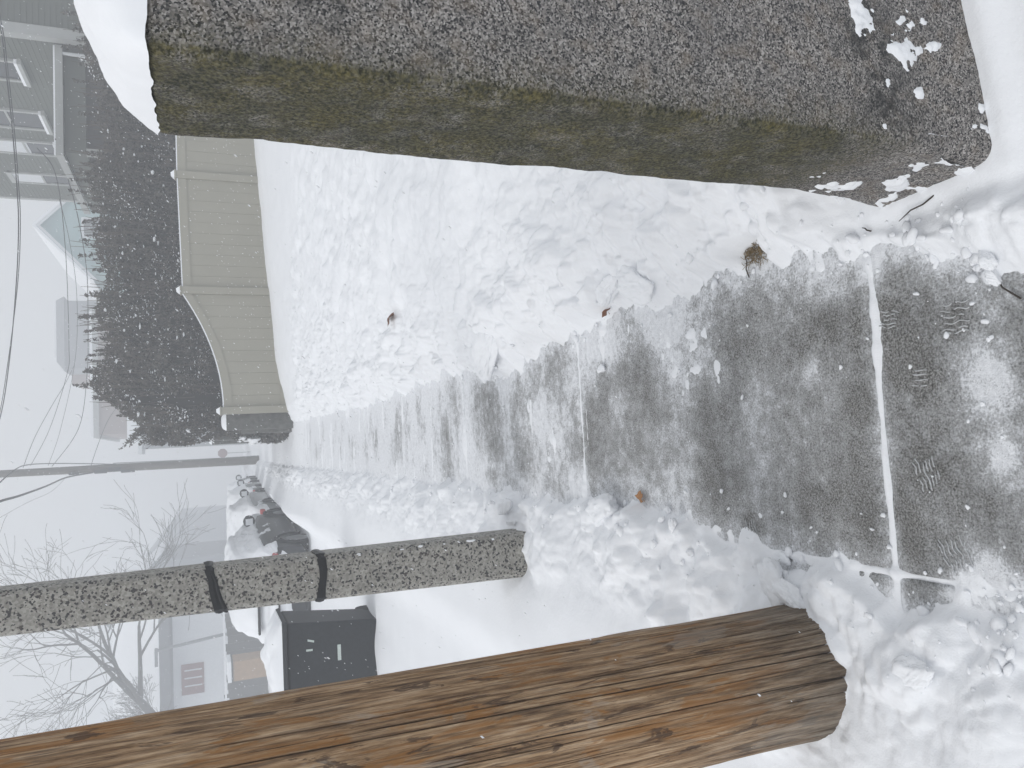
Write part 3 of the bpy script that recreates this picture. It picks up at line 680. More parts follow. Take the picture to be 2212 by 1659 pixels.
# ------------------------------------------------------------------ vinyl fence across the yard
FY = 15.0
fx = [.82, 3.03, 5.17, 7.30]
ft = [at(478, 885, FY).z, at(392, 628, FY).z, at(380, 378, FY).z, at(380, 378, FY).z]
fe = empty('vinyl_fence', (fx[0], FY, -.05)); tag(fe, 'khaki vinyl privacy fence of vertical boards with one swooping end panel', 'fence')
def fpost(x, zt):
    MB().box(x-.065, x+.065, FY-.065, FY+.065, -.15, zt).build('post', M['vinyl'], None, bevel=.006)
    o = COL.objects[-1] if False else bpy.context.scene.objects[-1]
    return o
def P_(mb, name, m, par, **k):
    o = mb.build(name, m, None, **k); return keep(o, par)
for x, zt in zip(fx, ft):
    p = P_(MB().box(x-.065, x+.065, FY-.065, FY+.065, -.15, zt), 'post', M['vinyl'], fe, bevel=.006)
    c = MB().add([(x-.08, FY-.08, zt), (x+.08, FY-.08, zt), (x+.08, FY+.08, zt), (x-.08, FY+.08, zt), (x-.08, FY-.08, zt+.02), (x+.08, FY-.08, zt+.02), (x+.08, FY+.08, zt+.02), (x-.08, FY+.08, zt+.02), (x, FY, zt+.07)],
                 [(3, 2, 1, 0), (0, 1, 5, 4), (1, 2, 6, 5), (2, 3, 7, 6), (3, 0, 4, 7), (4, 5, 8), (5, 6, 8), (6, 7, 8), (7, 4, 8)]).build('cap', M['vinyl'])
    c.parent = p
    s = MB().add([(x-.07, FY-.07, zt+.024), (x+.07, FY-.07, zt+.024), (x+.07, FY+.07, zt+.024), (x-.07, FY+.07, zt+.024), (x-.03, FY-.03, zt+.085), (x+.03, FY-.03, zt+.09), (x+.03, FY+.03, zt+.085), (x-.03, FY+.03, zt+.08)],
                 [(3, 2, 1, 0), (0, 1, 5, 4), (1, 2, 6, 5), (2, 3, 7, 6), (3, 0, 4, 7), (4, 5, 6, 7)]).build('snow_cap', M['snow_soft']); s.parent = p
def ftop(k, x):
    if k == 0:
        t = (fx[1]-.065-x)/(fx[1]-fx[0]-.13); hi = ft[1]-.03; lo = ft[0]-.05
        return lo + (hi-lo)*max(0, 1-t)**2.0
    return ft[k]+(ft[k+1]-ft[k])*(x-fx[k])/(fx[k+1]-fx[k]) - .03
for k in range(3):
    a, b = fx[k]+.066, fx[k+1]-.066
    nb = 10; wd = (b-a)/nb
    for i in range(nb):
        x0, x1 = a+i*wd+.0015, a+(i+1)*wd-.0015
        poly = [(x0, 0, .0), (x1, 0, .0)] + [(x0+(x1-x0)*q, 0, ftop(k, x0+(x1-x0)*q)-.06) for q in (1, .66, .33, 0)]
        dy = .0012*((i*7) % 3)
        P_(MB().prism(poly, (0, FY-.014-dy, 0), (0, FY+.014, 0)), 'board', M['vinyl'], fe)
    xs = np.linspace(a, b, 15)
    def rail(dz0, dz1, y0, y1, nm, m):
        vv = []; ff = []
        for x in xs:
            zt = ftop(k, x); vv += [(x, y0, zt+dz0), (x, y1, zt+dz0), (x, y1, zt+dz1), (x, y0, zt+dz1)]
        for i in range(len(xs)-1):
            q = i*4
            for e in range(4): ff.append((q+e, q+(e+1) % 4, q+4+(e+1) % 4, q+4+e))
        ff += [(3, 2, 1, 0), tuple(len(vv)-4+e for e in range(4))]
        return P_(MB().add(vv, ff), nm, m, fe)
    rail(-.14, 0, FY-.03, FY+.03, 'top_rail', M['vinyl']); rail(.002, .022, FY-.026, FY+.026, 'rail_snow', M['snow_soft'])
    P_(MB().box(a, b, FY-.032, FY+.032, .06, .20), 'bottom_rail', M['vinyl'], fe, bevel=.004)

# ------------------------------------------------------------------ stone pillars and low wall beyond the fence
def pillar(x0, x1, y0, y1, zb, zt, label):
    e = empty('stone_pillar', ((x0+x1)/2, (y0+y1)/2, zb)); tag(e, label, 'pillar', 'stone pillars along the pavement')
    me, P, N = noisy_block(x0, x1, y0, y1, zb, zt, .03, .02, .012, int(y0*3))
    keep(link('shaft', me, M['stone'], smooth=True), e)
    n = 14; u, v = np.meshgrid(np.linspace(-1, 1, n), np.linspace(-1, 1, n))
    cz = zt-.004 + .085*np.clip((1-np.abs(u)**3)*(1-np.abs(v)**3), 0, 1)**.6
    i = np.arange(n*n).reshape(n, n); f = np.stack([i[:-1, :-1], i[:-1, 1:], i[1:, 1:], i[1:, :-1]], -1).reshape(-1, 4)
    keep(link('snow_cap', mesh_np('snow_cap', np.stack([(x0+x1)/2+u*(x1-x0)*.5, (y0+y1)/2+v*(y1-y0)*.5, cz], -1).reshape(-1, 3), f), M['snow_soft'], smooth=True), e)
pillar(.47, .80, 15.12, 15.5, -.3, 1.17, 'rough grey stone pillar with flat snow cap right at the end of the fence')
pillar(.36, .70, 18.6, 19.0, -.5, 1.33, 'second stone pillar with snow cap, behind the one at the fence end')
pillar(.30, .66, 20.6, 21.0, -.6, 1.36, 'farthest of the small stone pillars with snow caps, in the haze')
sw = tag(link('stone_wall', noisy_block(.42, .75, 15.55, 24.0, -.7, .85, .08, .03, .03, 6)[0], M['stone'], smooth=True), 'low dark stone wall running on beyond the fence beside the pavement', 'wall')

# ------------------------------------------------------------------ hedge
def leaves(n, P, size, rg, flat=0.0):
    """n leaf quads at points P"""
    n = len(P)
    d = rg.normal(size=(n, 3)); d /= np.linalg.norm(d, axis=1, keepdims=True)
    if flat: d[:, 2] *= flat; d /= np.linalg.norm(d, axis=1, keepdims=True)
    a = np.cross(d, rg.normal(size=(n, 3))); a /= np.linalg.norm(a, axis=1, keepdims=True)
    L = (size*(.6+.8*rg.random(n)))[:, None]; Wd = L*.45
    v = np.stack([P - d*L*.5, P + a*Wd*.5, P + d*L*.5, P - a*Wd*.5], 1)
    return v.reshape(-1, 3), np.arange(4*n).reshape(n, 4)
def htop(x): return 3.22 + .28*fbm(x*.9, x*0+2, 15, 3) + .10*np.sin(x*5) - .95*ss(1.3, .45, x) + .18*ss(4.5, 7, x)
rg = np.random.default_rng(11)
hd = empty('hedge', (4, 16.4, 0)); tag(hd, 'tall dark snow-dusted hedge with upright shoots behind the khaki fence', 'hedge')
# inner mass
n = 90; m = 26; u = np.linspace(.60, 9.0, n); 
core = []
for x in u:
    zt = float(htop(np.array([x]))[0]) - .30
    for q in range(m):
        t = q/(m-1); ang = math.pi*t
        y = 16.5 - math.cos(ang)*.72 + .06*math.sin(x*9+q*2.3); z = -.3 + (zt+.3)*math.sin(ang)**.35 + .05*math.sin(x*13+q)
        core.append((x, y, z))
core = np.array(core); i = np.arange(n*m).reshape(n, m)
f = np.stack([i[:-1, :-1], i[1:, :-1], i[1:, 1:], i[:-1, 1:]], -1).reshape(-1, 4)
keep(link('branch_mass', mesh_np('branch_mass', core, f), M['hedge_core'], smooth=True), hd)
N1 = 60000
x = .5 + 8.6*rg.random(N1)**1.1; zt = htop(x); t = rg.random(N1)**.75; z = .6 + (zt-.6)*t
bulge = .75*np.sqrt(np.clip(1-((z-1.6)/(zt-1.2))**4, 0.02, 1))
y = 16.45 - bulge + .50*rg.random(N1)**1.3 - .26*fbm(x*2.6, z*2.6, 16, 4) - .05
x = x - (.25*np.sin((z-.8)/2.4*np.pi).clip(0))*(x < 1.2)
clump = fbm(x*5.5, z*5.5, 18, 3); keepm = rg.random(N1) < np.clip(.85+1.0*clump, .3, 1)
PP = np.stack([x, y, z], -1)[keepm]
SH = []
for k in range(190):                                  # upright shoots that break the top line
    sx_ = .55+8.3*rg.random(); zb = float(htop(np.array([sx_]))[0])-.25; h = .12+.55*rg.random()**1.8; sy_ = 15.9+1.0*rg.random()
    lean = rg.normal(0, .10); q = int(10+60*h)
    tt = rg.random(q)**.8
    SH.append(np.stack([sx_+lean*tt*h+rg.normal(0, .022, q)*(1-.6*tt), sy_+rg.normal(0, .03, q), zb+tt*h], -1))
for k in range(40):                                   # shoots leaning out over the pavement end
    zb = 1.0+1.7*rg.random(); h = .25+.4*rg.random(); q = 16; tt = rg.random(q)
    SH.append(np.stack([.62-tt*h*.6+rg.normal(0, .02, q), 15.9+rg.random()*.6+rg.normal(0, .02, q), zb+tt*h*.55+rg.normal(0, .02, q)], -1))
PP = np.concatenate([PP]+SH)
V, F = leaves(len(PP), PP, .078, rg)
o = keep(link('foliage', mesh_np('foliage', V, F), M['leaf']), hd); o['kind'] = 'stuff'
mb = MB()
for S in SH:
    a = S[np.argmin(S[:, 2])]; b = S[np.argmax(S[:, 2])]; mb.tube([a-np.array([0, 0, .15]), b], [.006, .003], 3, False)
o = P_(mb, 'shoots', M['twig'], hd); o['kind'] = 'stuff'
N2 = 9000; x = .5+8.4*rg.random(N2); zt = htop(x); z = 1.1+(zt-1.0)*rg.random(N2); y = 15.66 - .26*fbm(x*2.6, z*2.6, 16, 4)+.30*rg.random(N2) + .5*ss(-.4, .3, z-zt)
k2 = fbm(x*2.6, z*3.2, 19, 3) > .20
V, F = leaves(0, np.stack([x, y-.03, z+.01], -1)[k2], .050, rg, .35)
o = keep(link('clinging_snow', mesh_np('clinging_snow', V, F), M['snow']), hd); o['kind'] = 'stuff'
mb = MB()
for k in range(1500):
    sx_ = .55+8.3*rg.random(); zt_ = float(htop(np.array([sx_]))[0]); zb = .9+(zt_-.9)*rg.random(); h = .12+.40*rg.random(); sy_ = 15.56+.45*rg.random()
    ln = rg.normal(0, .14, 2)
    mb.tube([(sx_, sy_, zb), (sx_+ln[0]*h*.5, sy_-.02, zb+h*.5), (sx_+ln[0]*h+ln[1]*.05, sy_-.03, zb+h)], [.0075, .006, .0035], 3, False)
o = P_(mb, 'twigs', M['hedge_twig'], hd); o['kind'] = 'stuff'
vs_, fs_, off = [], [], 0
for k in range(190):                                  # snow caught in clumps on the twigs
    sx_ = .6+8.2*rg.random(); zt_ = float(htop(np.array([sx_]))[0]); zz_ = 1.2+(zt_-1.25)*rg.random()**.7
    if fbm(np.array([sx_*1.7]), np.array([zz_*1.9]), 27, 2)[0] < -.05: continue
    yy_ = 15.60 - .26*float(fbm(np.array([sx_*2.6]), np.array([zz_*2.6]), 16, 4)[0]) + .10*rg.random() + .35*max(0, (zz_-zt_+.4))
    V = LIB[k % 40]*np.array([rg.uniform(.7, 1.3), .8, rg.uniform(.5, 1.0)])*(.012+.045*rg.random()**2.6)+np.array([sx_, yy_, zz_]); vs_.append(V); fs_.append(ICO_F+off); off += len(V)
o = keep(link('snow_clumps', mesh_np('snow_clumps', np.concatenate(vs_), np.concatenate(fs_)), M['snow'], smooth=True), hd); o['kind'] = 'stuff'
# lower shrubs beyond the pillar
sb = empty('shrub', (.5, 17.5, -.3)); tag(sb, 'low dark shrub with snow patches beside the pavement behind the stone pillar', 'shrub')
N3 = 6000; a = rg.random(N3)*2*np.pi; b = np.arccos(rg.uniform(-.2, 1, N3)); rr = .8+.25*rg.random(N3)
PP = np.stack([.52+.28*rr*np.sin(b)*np.cos(a), 17.4+1.5*rr*np.sin(b)*np.sin(a), .15+.95*rr*np.cos(b)], -1)
V, F = leaves(0, PP, .07, rg); o = keep(link('foliage', mesh_np('foliage', V, F), M['leaf']), sb); o['kind'] = 'stuff'
me = mesh_np('branch_mass', ICO3_V*np.array([.24, 1.35, .85]) + np.array([.52, 17.4, .15]), ICO3_F); keep(link('branch_mass', me, M['hedge_core'], smooth=True), sb)
vs_, fs_, off = [], [], 0
for (px_, py_, pz_, r) in ((.30, 16.4, .62, .16), (.34, 16.2, .85, .10), (.27, 17.2, .55, .15), (.30, 16.8, .75, .09), (.33, 18.0, .8, .1)):
    V = lump_verts(ICO3_V, r, 1.0, int(py_*10), .3, .9)*np.array([.4, 1.2, .8])+np.array([px_, py_, pz_]); vs_.append(V); fs_.append(ICO3_F+off); off += len(V)
o = keep(link('clinging_snow', mesh_np('clinging_snow', np.concatenate(vs_), np.concatenate(fs_)), M['snow'], smooth=True), sb); o['kind'] = 'stuff'

# ------------------------------------------------------------------ wheeled bin at the kerb
bn = empty('trash_bin', (-1.97, 8.1, -.1)); tag(bn, 'dark grey wheeled trash bin heaped with snow at the street edge', 'trash bin')
yb0 = 7.80
def tap(x0t, x1t, x0b, x1b, y0t, y1t, y0b, y1b, zb, zt):
    v = [(x0b, y0b, zb), (x1b, y0b, zb), (x1b, y1b, zb), (x0b, y1b, zb), (x0t, y0t, zt), (x1t, y0t, zt), (x1t, y1t, zt), (x0t, y1t, zt)]
    return MB().add(v, [(0, 3, 2, 1), (4, 5, 6, 7), (0, 1, 5, 4), (1, 2, 6, 5), (2, 3, 7, 6), (3, 0, 4, 7)])
P_(tap(-2.30, -1.625, -2.285, -1.715, yb0, yb0+.68, yb0+.05, yb0+.62, -.12, .885), 'body', M['bin'], bn, bevel=.02)
P_(tap(-2.315, -1.61, -2.325, -1.60, yb0-.03, yb0+.72, yb0-.04, yb0+.73, .89, .935), 'lid', M['bin'], bn, bevel=.012)
P_(MB().tube([(-2.2, yb0+.76, .88), (-1.74, yb0+.76, .88)], .016, 8), 'handle', M['bin'], bn)
for wx_ in (-2.27, -1.73):
    P_(MB().tube([(wx_-.03, yb0+.66, -.0), (wx_+.03, yb0+.66, -.0)], .12, 16), 'wheel', M['rubber'], bn)
def on_front(px, py): p = at(px, py, yb0+.02); return p.x, p.z
x_, z_ = on_front(733, 1409); dy = lambda z: yb0+.05-.05*(z+.12)/1.005
P_(MB().box(x_-.074, x_+.074, dy(z_)-.010, dy(z_)+.004, z_-.016, z_+.016), 'grip_label', M['pale'], bn)
for (px, py, tilt) in ((671, 1384, .02), (668, 1404, 0)):
    x_, z_ = on_front(px, py)
    P_(MB().prism([(x_-.010-tilt*.4, 0, z_-.03), (x_+.008-tilt*.4, 0, z_-.03), (x_+.010+tilt*.4, 0, z_+.03), (x_-.008+tilt*.4, 0, z_+.03)], (0, dy(z_)-.008, 0), (0, dy(z_)+.004, 0)), 'white_mark', M['pale'], bn)
n = 40; u, v = np.meshgrid(np.linspace(-1, 1, n), np.linspace(-1, 1, n))
X = -1.9625 + .36*u; Y = yb0+.345 + .37*v
Z = .934 + .16*np.clip((1-np.abs(u+.1)**2.2*.92)*(1-np.abs(v)**4), 0, 1)**.55*(.85+.5*fbm(X*4, Y*4, 23, 3))*(1-ss(.93, 1.0, np.abs(u)))
i = np.arange(n*n).reshape(n, n); f = np.stack([i[:-1, :-1], i[:-1, 1:], i[1:, 1:], i[1:, :-1]], -1).reshape(-1, 4)
keep(link('snow_heap', mesh_np('snow_heap', np.stack([X, Y, Z], -1).reshape(-1, 3), f), M['snow_soft'], smooth=True), bn)

# ------------------------------------------------------------------ parked cars under snow
def make_car(name, label, loc, rz, paint, L=4.5, Wd=1.78, H=1.46, seed=1, snow=.10, hatch=True):
    root = empty(name, loc, rz); tag(root, label, 'car', 'cars parked along the kerb')
    # station: y from the rear bumper, half width, belt height, roof height, roof half width
    if hatch: S = [(0, .70, .62, .66, .60), (.10, .80, .80, .84, .66), (.28, .86, .93, 1.05, .64), (.62, .885, .96, 1.36, .60), (1.05, .89, .965, 1.44, .61), (1.7, .89, .96, H, .62), (2.35, .89, .95, H-.02, .615), (2.85, .885, .94, 1.30, .60), (3.3, .88, .93, 1.0, .66), (3.8, .86, .86, .90, .68), (4.25, .80, .74, .78, .62), (L, .66, .58, .61, .52)]
    else: S = [(0, .70, .66, .70, .60), (.12, .80, .86, .90, .68), (.5, .87, .97, 1.02, .70), (.95, .885, .98, 1.18, .60), (1.35, .89, .97, 1.38, .585), (1.9, .89, .96, H, .59), (2.5, .89, .95, H-.03, .59), (3.0, .885, .94, 1.24, .59), (3.4, .88, .92, .98, .68), (3.9, .86, .85, .89, .68), (4.3, .80, .74, .78, .62), (L, .66, .58, .61, .52)]
    k = Wd/1.78
    ys = np.array([s[0] for s in S]); cols = [np.array([s[q] for s in S]) for q in (1, 2, 3, 4)]
    def sec(y):
        w_, hb, hr, wr = [float(np.interp(y, ys, c)) for c in cols]
        w_ *= k; wr *= k
        return [(w_*.86, .20), (w_*.985, .30), (w_, .52), (w_*.985, hb-.10), (w_*.955, hb), (wr+(w_*.955-wr)*.45, hb+(hr-hb)*.55), (wr*1.0, hr-.045*min(1, (hr-hb)/.3+.2)), (wr*.80, hr-.006), (0, hr)]
    def surf(y, s, off=0.0):
        """s 0..8 along the half section; returns x,z"""
        p = sec(y); i = min(int(s), 7); t = s-i
        return p[i][0]+(p[i+1][0]-p[i][0])*t, p[i][1]+(p[i+1][1]-p[i][1])*t
    yy = np.unique(np.concatenate([np.linspace(0, L, 31), ys])); rows = []
    for y in yy:
        h = [(x, z) for x, z in sec(y)]; rows.append([(x, y, z) for x, z in h] + [(-x, y, z) for x, z in h[-2::-1]])
    n = len(rows[0]); v = [p for r in rows for p in r]; f = []
    for r in range(len(rows)-1):
        for c in range(n-1): f.append((r*n+c, r*n+n+c, r*n+n+c+1, r*n+c+1))
        f.append((r*n+n-1, r*n+n+n-1, r*n+n, r*n))
    f.append(tuple(range(n))); f.append(tuple(reversed(range((len(rows)-1)*n, len(rows)*n))))
    b = MB().add(v, f).build('body', paint, root, True)
    e = b.modifiers.new('e', 'EDGE_SPLIT'); e.split_angle = R(50)
    # glazing, just proud of the shell
    def panel(nm, m, y0, y1, s0, s1, sgn, off=.006, cols_=6):
        vv, ff = [], []
        for q in range(cols_+1):
            y = y0+(y1-y0)*q/cols_
            for s in np.linspace(s0, s1, 4):
                x, z = surf(y, s); vv.append((sgn*(x+off), y, z+off*.4))
        for q in range(cols_):
            for c in range(3): ff.append((q*4+c, q*4+4+c, q*4+5+c, q*4+1+c))
        o = MB().add(vv, ff).build(nm, m, root, True); sd = o.modifiers.new('s', 'SOLIDIFY'); sd.thickness = .004; return o
    r0, r1 = (.75, 2.75) if hatch else (1.15, 2.9)
    for sg in (1, -1):
        mid = (r0+r1)/2
        panel('side_window', M['glass'], r0, mid-.04, 4.15, 5.75, sg); panel('side_window', M['glass'], mid+.04, r1, 4.15, 5.75, sg)
        # wheels with arch
        for wy in (.85, 3.65):
            wt = MB().tube([(sg*(.70*k), wy, .32), (sg*(.885*k), wy, .32)], .325, 20).build('wheel', M['rubber'], root)
            MB().tube([(sg*(.88*k), wy, .32), (sg*(.893*k), wy, .32)], .21, 16).build('rim', M['rim'], wt)
            arc = [(sg*(.886*k), wy+.40*math.cos(a), .32+.40*math.sin(a)) for a in np.linspace(-.25, math.pi+.25, 14)]
            MB().tube(arc, .035, 6).build('wheel_arch', M['rubber'], root)
        # mirror
        x, z = surf(2.72 if hatch else 2.85, 4.3); my = 2.78 if hatch else 2.9
        V = lump_verts(ICO_V, .155, 1.0, 3, .03, 1.0)*np.array([.85, .55, .78])
        mr = link('wing_mirror', mesh_np('wing_mirror', V+np.array([sg*(x+.10), my, z+.08]), ICO_F), M['bin'], root, True)
        MB().add([(sg*(x+.10)-.065, my-.09, z+.01), (sg*(x+.10)+.075, my-.09, z+.01), (sg*(x+.10)+.065, my-.09, z+.155), (sg*(x+.10)-.065, my-.09, z+.155)], [(0, 1, 2, 3)]).build('mirror_glass', M['snow'], mr)
        x, z = surf(.16, 3.8)
        MB().box(min(sg*(x-.16), sg*(x+.006)), max(sg*(x-.16), sg*(x+.006)), -.02, .26, .74, .86).build('tail_light', M['red'], root, bevel=.03)
        x, z = surf(4.2, 3.0)
        MB().box(min(sg*(x-.2), sg*(x+.004)), max(sg*(x-.2), sg*(x+.004)), 4.12, 4.34, .55, .68).build('headlight', M['glass'], root, bevel=.02)
    MB().box(-.78*k, .78*k, -.06, .12, .26, .58).build('rear_bumper', M['bin'], root, bevel=.05)
    MB().box(-.78*k, .78*k, L-.12, L+.05, .24, .52).build('front_bumper', M['bin'], root, bevel=.05)
    MB().box(-.26, .26, -.072, -.05, .60, .72).build('number_plate', M['white'], root)
    if hatch:
        MB().box(-.64*k, .64*k, .03, .16, 1.075, 1.115).build('wiper_strip', M['rubber'], root, bevel=.01)
        MB().box(-.62*k, .10*k, -.145, -.06, .745, .775).build('plate_lamp_strip', M['rubber'], root, bevel=.008)
    # rear window and windscreen
    def cross(nm, y0, y1):
        vv, ff = [], []
        for y in np.linspace(y0, y1, 5):
            p = sec(y); x, z = p[7]; z8 = p[8][1]
            for q in (-.92, -.4, .4, .92): vv.append((q*x*1.1, y, z8+.012-.01*abs(q)))
        for r in range(4):
            for c in range(3): ff.append((r*4+c, r*4+c+1, r*4+5+c, r*4+4+c))
        MB().add(vv, ff).build(nm, M['glass'], root, True)
    cross('rear_window', *((.30, .66) if hatch else (.62, 1.32))); cross('windscreen', *((2.55, 3.22) if hatch else (2.6, 3.35)))
    # snow lying on and plastered over the shell
    nu, nv = 110, 84; U = np.linspace(-.02, L, nu); vv = np.zeros((nu, nv, 3))
    for a, y in enumerate(U):
        yc = min(max(y, 0), L)
        for c in range(nv):
            s = c/(nv-1)*2-1; sg = 1 if s >= 0 else -1; q = 8-abs(s)*5.35
            x, z = surf(yc, q); vv[a, c] = (sg*x, y, z)
    Xs, Ys, Zs = vv[..., 0], vv[..., 1], vv[..., 2]
    du = np.gradient(vv, axis=0); dv = np.gradient(vv, axis=1); Nn = np.cross(dv, du); Nn /= np.maximum(np.linalg.norm(Nn, axis=2, keepdims=True), 1e-6)
    sgn = np.sign(Nn[..., 2:3].mean()); Nn = Nn*(sgn if sgn != 0 else 1)
    flat_ = np.clip(Nn[..., 2], 0, 1)
    q = 8-np.abs(np.linspace(-1, 1, nv))[None, :]*5.35+0*Xs
    nz = fbm(Ys*1.6+seed*3.1, Zs*5+np.sign(Xs)*3+Ys*2.2, seed+60, 4); nz2 = fbm(Ys*3+seed, Xs*3, seed+70, 3)
    nz3 = fbm(Ys*4.5 + seed*2 + Zs*5, Zs*16 - Ys*5, seed+80, 3)       # driven streaks on the steep sides
    steep = 1-ss(.35, .75, flat_)
    th = (1-steep)*(snow*(.85+.5*nz2)) + steep*(.030 + .035*nz + .045*nz3)
    low = ss(3.9, 4.2, q)                              # below the belt only scraps
    th = th*low + (1-low)*(-.03 + .075*nz + .05*ss(1.0, .2, Ys)*.9 + .03*nz3)
    th = np.maximum(th, -.03)
    out = vv + Nn*th[..., None]; out[..., 2] += (1-steep)*0.0
    i = np.arange(nu*nv).reshape(nu, nv); f = np.stack([i[:-1, :-1], i[:-1, 1:], i[1:, 1:], i[1:, :-1]], -1).reshape(-1, 4)
    sc = link('snow_cover', mesh_np('snow_cover', out.reshape(-1, 3), f), M['snow_soft'], root, True)
    # snow packed on the tail
    n1 = 44; u, v = np.meshgrid(np.linspace(-1, 1, n1), np.linspace(0, 1, n1))
    tx = .66*k*u; tz = .50+.42*v; ty = -.03 - .06*np.sqrt(np.clip(1-u**4, 0, 1))*np.clip(4*v*(1.15-v), 0, 1) - .05*fbm(tx*3+seed, tz*4, seed+90, 3) + .07*(np.abs(u)**6) + .05*v
    i = np.arange(n1*n1).reshape(n1, n1); f = np.stack([i[:-1, :-1], i[:-1, 1:], i[1:, 1:], i[1:, :-1]], -1).reshape(-1, 4)
    link('tail_snow', mesh_np('tail_snow', np.stack([tx, ty, tz], -1).reshape(-1, 3), f), M['snow_soft'], root, True)
    return root
M['paint_dark'] = plain('charcoal_car_paint', (0.022, 0.024, 0.028), 0.3, 0.1, 3, 0.5)
M['paint_silver'] = plain('silver_car_paint', (0.22, 0.23, 0.24), 0.3, 0.1, 3, 0.5)
M['paint_grey'] = plain('grey_car_paint', (0.09, 0.095, 0.10), 0.35, 0.1, 3, 0.5)
road = lambda y: -.15-.030*float(softp(np.array([y-6.0]))[0])
make_car('parked_car', 'nearest parked car, charcoal hatchback plastered with snow, behind the speckled lamp post', (-2.60, 14.75, road(14.5)+.02), R(-6.1), M['paint_dark'], seed=2, snow=.15)
make_car('parked_car', 'second parked car from us, silver saloon buried in snow, ahead of the charcoal one', (-2.12, 20.0, road(20)+.02), R(-3.0), M['paint_silver'], seed=5, hatch=False, snow=.12)
make_car('parked_car', 'third parked car from us, grey under snow, ahead of the silver saloon', (-1.92, 26.0, road(26)+.02), R(-1.0), M['paint_grey'], seed=8, hatch=True, snow=.14)
make_car('parked_car', 'farthest parked car, a grey shape in the haze beside the distant utility pole', (-1.85, 32.0, road(32)+.02), R(0), M['paint_dark'], seed=11, hatch=False, snow=.12)
# ------------------------------------------------------------------ houses
M['sid_green'] = plain('grey_green_clapboard', (0.105, 0.114, 0.100), 0.65, 0.06, 3)
M['sid_grey'] = plain('pale_grey_clapboard', (0.30, 0.315, 0.33), 0.65, 0.06, 3)
M['sid_teal'] = plain('teal_shingle', (0.23, 0.36, 0.36), 0.65, 0.08, 3)
M['sid_slate'] = plain('slate_grey_wall', (0.20, 0.21, 0.225), 0.65, 0.08, 3)
M['sid_rust'] = plain('rust_brown_wall', (0.22, 0.165, 0.15), 0.7, 0.1, 3)
M['trim'] = plain('grey_white_trim', (0.36, 0.37, 0.36), 0.6, 0.06, 6)
M['trim_w'] = plain('white_trim', (0.62, 0.64, 0.66), 0.6, 0.06, 6)
M['red_paint'] = plain('faded_red_paint', (0.19, 0.075, 0.07), 0.7, 0.2, 8)
M['tan'] = plain('tan_board', (0.34, 0.23, 0.14), 0.8, 0.15, 6)
M['darkwall'] = plain('dark_brown_fence', (0.07, 0.068, 0.066), 0.8, 0.2, 4)
def clap(p0, p1, z0, z1, pitch=.11, proud=.012):
    """clapboard wall between two ground points; outward is to the right of p0->p1"""
    a = Vector((*p0, 0)); b = Vector((*p1, 0)); d = (b-a).normalized(); nrm = Vector((d.y, -d.x, 0))
    vv, ff = [], []; n = int((z1-z0)/pitch)
    for k in range(n):
        za = z0+k*pitch; zb = za+pitch
        q = len(vv)
        for p in (a, b): vv += [p+nrm*proud+Vector((0, 0, za)), p+Vector((0, 0, zb)), p+Vector((0, 0, za))]
        ff += [(q, q+3, q+4, q+1), (q+2, q+5, q+3, q)]
    return MB().add(vv, ff)
def wwin(root, plane, pos, a0, a1, z0, z1, out, trim, blind=0.0):
    """window in a wall plane: plane 'x' (wall at x=pos, spans y a0..a1) or 'y'; out = outward sign"""
    def bx(u0, u1, d0, d1, za, zb):
        d0, d1 = sorted((pos+out*d0, pos+out*d1))
        return MB().box(d0, d1, u0, u1, za, zb) if plane == 'x' else MB().box(u0, u1, d0, d1, za, zb)
    w_ = P_(bx(a0, a1, .002, .022, z0, z1), 'window', M['glass'], root)
    fr = .09
    mb = bx(a0-fr, a0, .0, .06, z0-.02, z1+.1); 
    for t in (bx(a1, a1+fr, .0, .06, z0-.02, z1+.1), bx(a0-fr, a1+fr, .0, .065, z1, z1+.14), bx(a0, a1, .02, .05, (z0+z1)/2-.025, (z0+z1)/2+.025)): mb.add(t.v, t.f)
    f = mb.build('frame', trim); f.parent = w_
    s = bx(a0-fr-.05, a1+fr+.05, 0, .13, z0-.1, z0-.02).build('sill', trim); s.parent = w_
    s = bx(a0-fr-.03, a1+fr+.03, .01, .12, z0-.02, z0+.045).build('sill_snow', M['snow_soft']); s.parent = w_
    if blind:
        s = bx(a0, a1, .023, .03, z1-(z1-z0)*blind, z1).build('blind', M['trim_w']); s.parent = w_
    return w_
HX, HY0, HY1 = 9.1, 18.2, 29.9
ha = empty('grey_house', (13, 24, -.8)); tag(ha, 'large grey-green clapboard house at the right with hipped porch roof and sash windows', 'house')
P_(MB().box(HX+.02, 17, HY0+.02, HY1, -1.0, 8.6), 'wall', M['sid_green'], ha)
P_(clap((HX+.01, HY1), (HX+.01, HY0), -.9, 8.5), 'siding', M['sid_green'], ha)
P_(clap((HX, HY0+.01), (17, HY0+.01), -.9, 8.5), 'siding', M['sid_green'], ha)
P_(MB().box(HX-.03, HX+.20, HY0-.03, HY0+.20, -1, 8.6), 'corner_board', M['trim'], ha)
P_(MB().box(HX-.03, HX+.12, HY1-.16, HY1+.03, -1, 8.6), 'corner_board', M['trim'], ha)
P_(MB().box(HX-.5, 17.4, HY0-.5, HY1+.5, 8.6, 8.8), 'eaves', M['trim'], ha)
P_(MB().add([(HX-.5, HY0-.5, 8.8), (17.4, HY0-.5, 8.8), (17.4, HY1+.5, 8.8), (HX-.5, HY1+.5, 8.8), (13.2, HY0+3.5, 11.0), (13.2, HY1-3.5, 11.0)], [(0, 1, 4), (1, 2, 5, 4), (2, 3, 5), (3, 0, 4, 5)]), 'roof', M['snow_soft'], ha)
